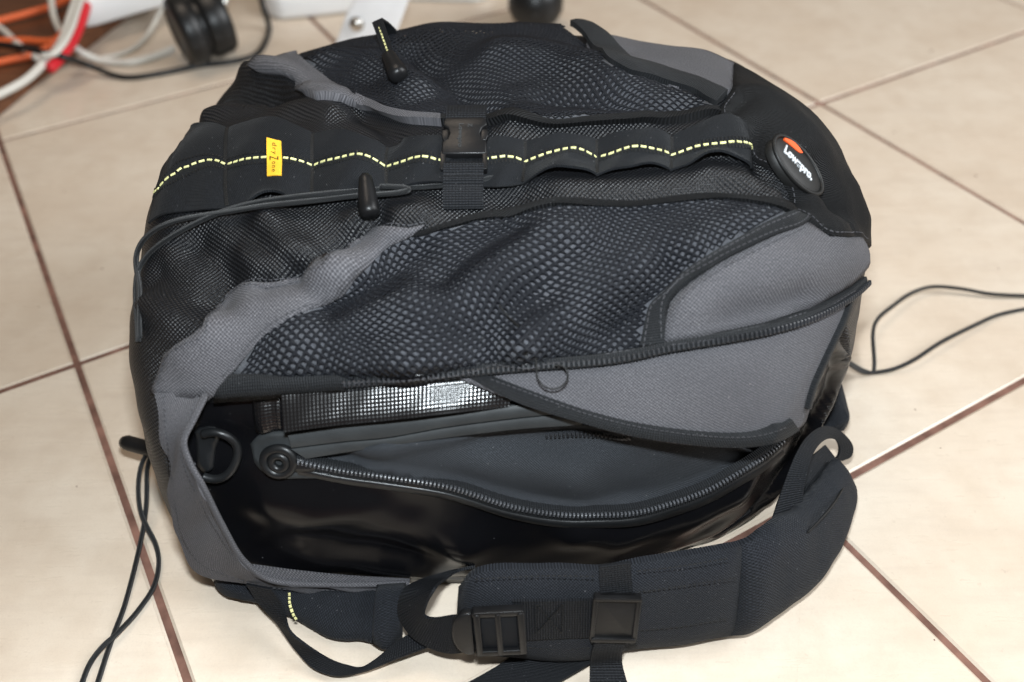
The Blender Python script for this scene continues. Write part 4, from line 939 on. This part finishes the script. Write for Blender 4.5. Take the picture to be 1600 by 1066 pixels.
def lathe(name, prof, c, ax, m, parent=None, k=40):
    ax = unit(ax); a = unit(np.cross(ax, [0, 0, 1.0])); b = np.cross(ax, a); V = []; 
    for h, r in prof:
        for j in range(k): t = 2*math.pi*j/k; V.append(ax*h + r*(a*math.cos(t)+b*math.sin(t)))
    F = grid_faces(len(prof), k, 0, False, True) + [tuple(range(k)), tuple((len(prof)-1)*k+j for j in range(k))[::-1]]
    o = fix_normals(mesh(name, V, F, m, parent)); o.location = c; return o
cw = at_z(284, 51, .041); axw = np.array([.80, .50, .10])
cast = empty('castor', (cw[0], cw[1], 0)); tag(cast, 'black twin-wheel castor lying by the white cable', 'castor')
def kid(o, par): o.parent = par; o.matrix_parent_inverse = Matrix.Translation(-Vector(par.location)); return o
WS = 1.12
def wsc(p): return [(a*WS, b*WS) for a, b in p]
kid(lathe('wheel', wsc([(-.004, .004), (-.004, .024), (-.006, .027), (-.004, .034), (.000, .0365), (.012, .0365), (.016, .034), (.018, .026), (.018, .004)]), cw, axw, M['rubber_black']), cast)
kid(lathe('wheel', wsc([(.020, .004), (.020, .026), (.022, .033), (.026, .0355), (.042, .0355), (.047, .033), (.049, .026), (.049, .004)]), cw, axw, M['rubber_black']), cast)
kid(lathe('hub', wsc([(-.002, .010), (.012, .030), (.026, .030), (.046, .010)]), cw, axw, M['rubber_black']), cast)
stem = cw + unit(axw)*.045; kid(tube('stem', [stem+np.array([0, .0, .0]), stem+np.array([.02, .02, .035]), stem+np.array([.03, .04, .07])], .006, M['steel'], None, n=12, k=14), cast)
cf = at_z(837, 2, .034); foot = empty('round_foot', (cf[0], cf[1], 0)); tag(foot, 'smooth round black foot standing behind the far mesh pocket', 'foot')
kid(lathe('ball', [(-.033, .003), (-.032, .012), (-.028, .021), (-.02, .029), (-.008, .0345), (.006, .0345), (.018, .030), (.026, .022), (.030, .014)], cf, (0.05, .05, 1), M['rubber_black']), foot)
kid(lathe('neck', [(.028, .015), (.04, .011), (.07, .011)], cf, (0.05, .05, 1), M['plastic']), foot)
def cable(name, pts, r, m, label, cat='cable', group=None):
    P = np.array(zy(pts)); c = P[0].copy(); c[2] = 0; o = tube(name, P-c, r, m, None, n=len(pts)*14, k=10); o.location = c; return tag(o, label, cat, group)
cable('white_cable', [(76, -30, .05), (80, 0, .045), (84, 25, .040), (94, 48, .034), (108, 66, .028), (128, 82, .020), (150, 92, .010), (180, 97, .005), (205, 97, .005), (240, 88, .005), (272, 75, .007)], .0042, M['white_cable'], 'white cable looping down to the black castor')
cable('white_cable', [(124, -30, .060), (118, 0, .056), (109, 28, .052), (99, 58, .046), (88, 78, .040), (72, 95, .034), (40, 125, .030), (0, 147, .028), (-40, 165, .027)], .0046, M['white_cable'], 'thick white cable crossing over the red one and running off left')
cable('white_cable', [(-40, 20, .030), (0, 44, .0265), (18, 60, .0265), (40, 80, .027), (60, 92, .027)], .0042, M['white_cable'], 'short white cable end at the left edge under the orange cables')
cable('grey_cable', [(262, -10, .02), (248, 22, .012), (232, 52, .006), (210, 74, .004), (182, 86, .003), (160, 90, .003)], .0028, M['white_cable'], 'thin pale grey cable curving up beside the castor')
cable('orange_cable', [(-40, 42, .030), (0, 32, .030), (40, 22, .030), (80, 10, .030), (110, -4, .032), (150, -30, .034)], .0045, M['orange'], 'orange cable topmost, running up past the white cables', group='orange cables on the board')
cable('orange_cable', [(-40, 66, .028), (0, 64, .028), (40, 63, .028), (70, 65, .028), (90, 62, .030), (120, 45, .030)], .0040, M['orange'], 'middle orange cable lying level above the black cable', group='orange cables on the board')
cable('orange_cable', [(-40, 106, .028), (0, 97, .028), (50, 86, .028), (72, 76, .028), (86, 64, .034), (100, 50, .034)], .0042, M['orange'], 'lowest orange cable, passing under the black cable', group='orange cables on the board')
cable('red_cable', [(140, -20, .05), (133, 14, .048), (124, 40, .044), (114, 62, .038), (102, 80, .033), (88, 97, .030), (77, 107, .029)], .0066, M['red'], 'short thick red cable crossed by the white ones')
cable('black_cable', [(-40, 66, .038), (0, 69, .038), (30, 74, .039), (60, 80, .042), (100, 89, .036), (140, 103, .014), (180, 118, .004), (205, 121, .003), (250, 115, .003), (310, 103, .003), (370, 95, .003), (400, 85, .003), (415, 65, .003), (420, 40, .006), (411, 10, .032), (400, -30, .034)], .0034, M['rubber_black'], 'black cable curving across the tiles in front of the castor')
cable('white_cable', [(150, -30, .058), (128, 0, .058), (122, 15, .056), (112, 45, .052), (98, 70, .048), (84, 84, .044), (66, 88, .042)], .0036, M['white_cable'], 'white cable running alongside the red one down to the black cable')
# crumbs and specks on the tiles
V = []; F = []
for x, y, r in [(1355, 205, .0016), (1397, 207, .0010), (1525, 275, .0012), (1430, 640, .0007), (1470, 700, .0006), (120, 760, .0006), (1460, 1000, .0006),
                (1455, 80, .0016), (1380, 120, .0010), (100, 300, .0008), (160, 420, .0009), (60, 480, .0007), (1560, 420, .0008), (1500, 360, .0007), (1420, 400, .0006)]:
    c = at_z(x, y, r*.5); b0 = len(V)
    for d in ((1, 0, 0), (0, 1, 0), (-1, 0, 0), (0, -1, 0), (0, 0, .8), (0, 0, -.5)): V.append(c+np.array(d)*r*random.uniform(.6, 1.2))
    for a in range(4): F += [(b0+a, b0+(a+1) % 4, b0+4), (b0+(a+1) % 4, b0+a, b0+5)]
tag(mesh('floor_crumbs', V, F, M['grout'], smooth=False), 'tiny dark crumbs scattered on the tiles', 'crumbs', kind='stuff')
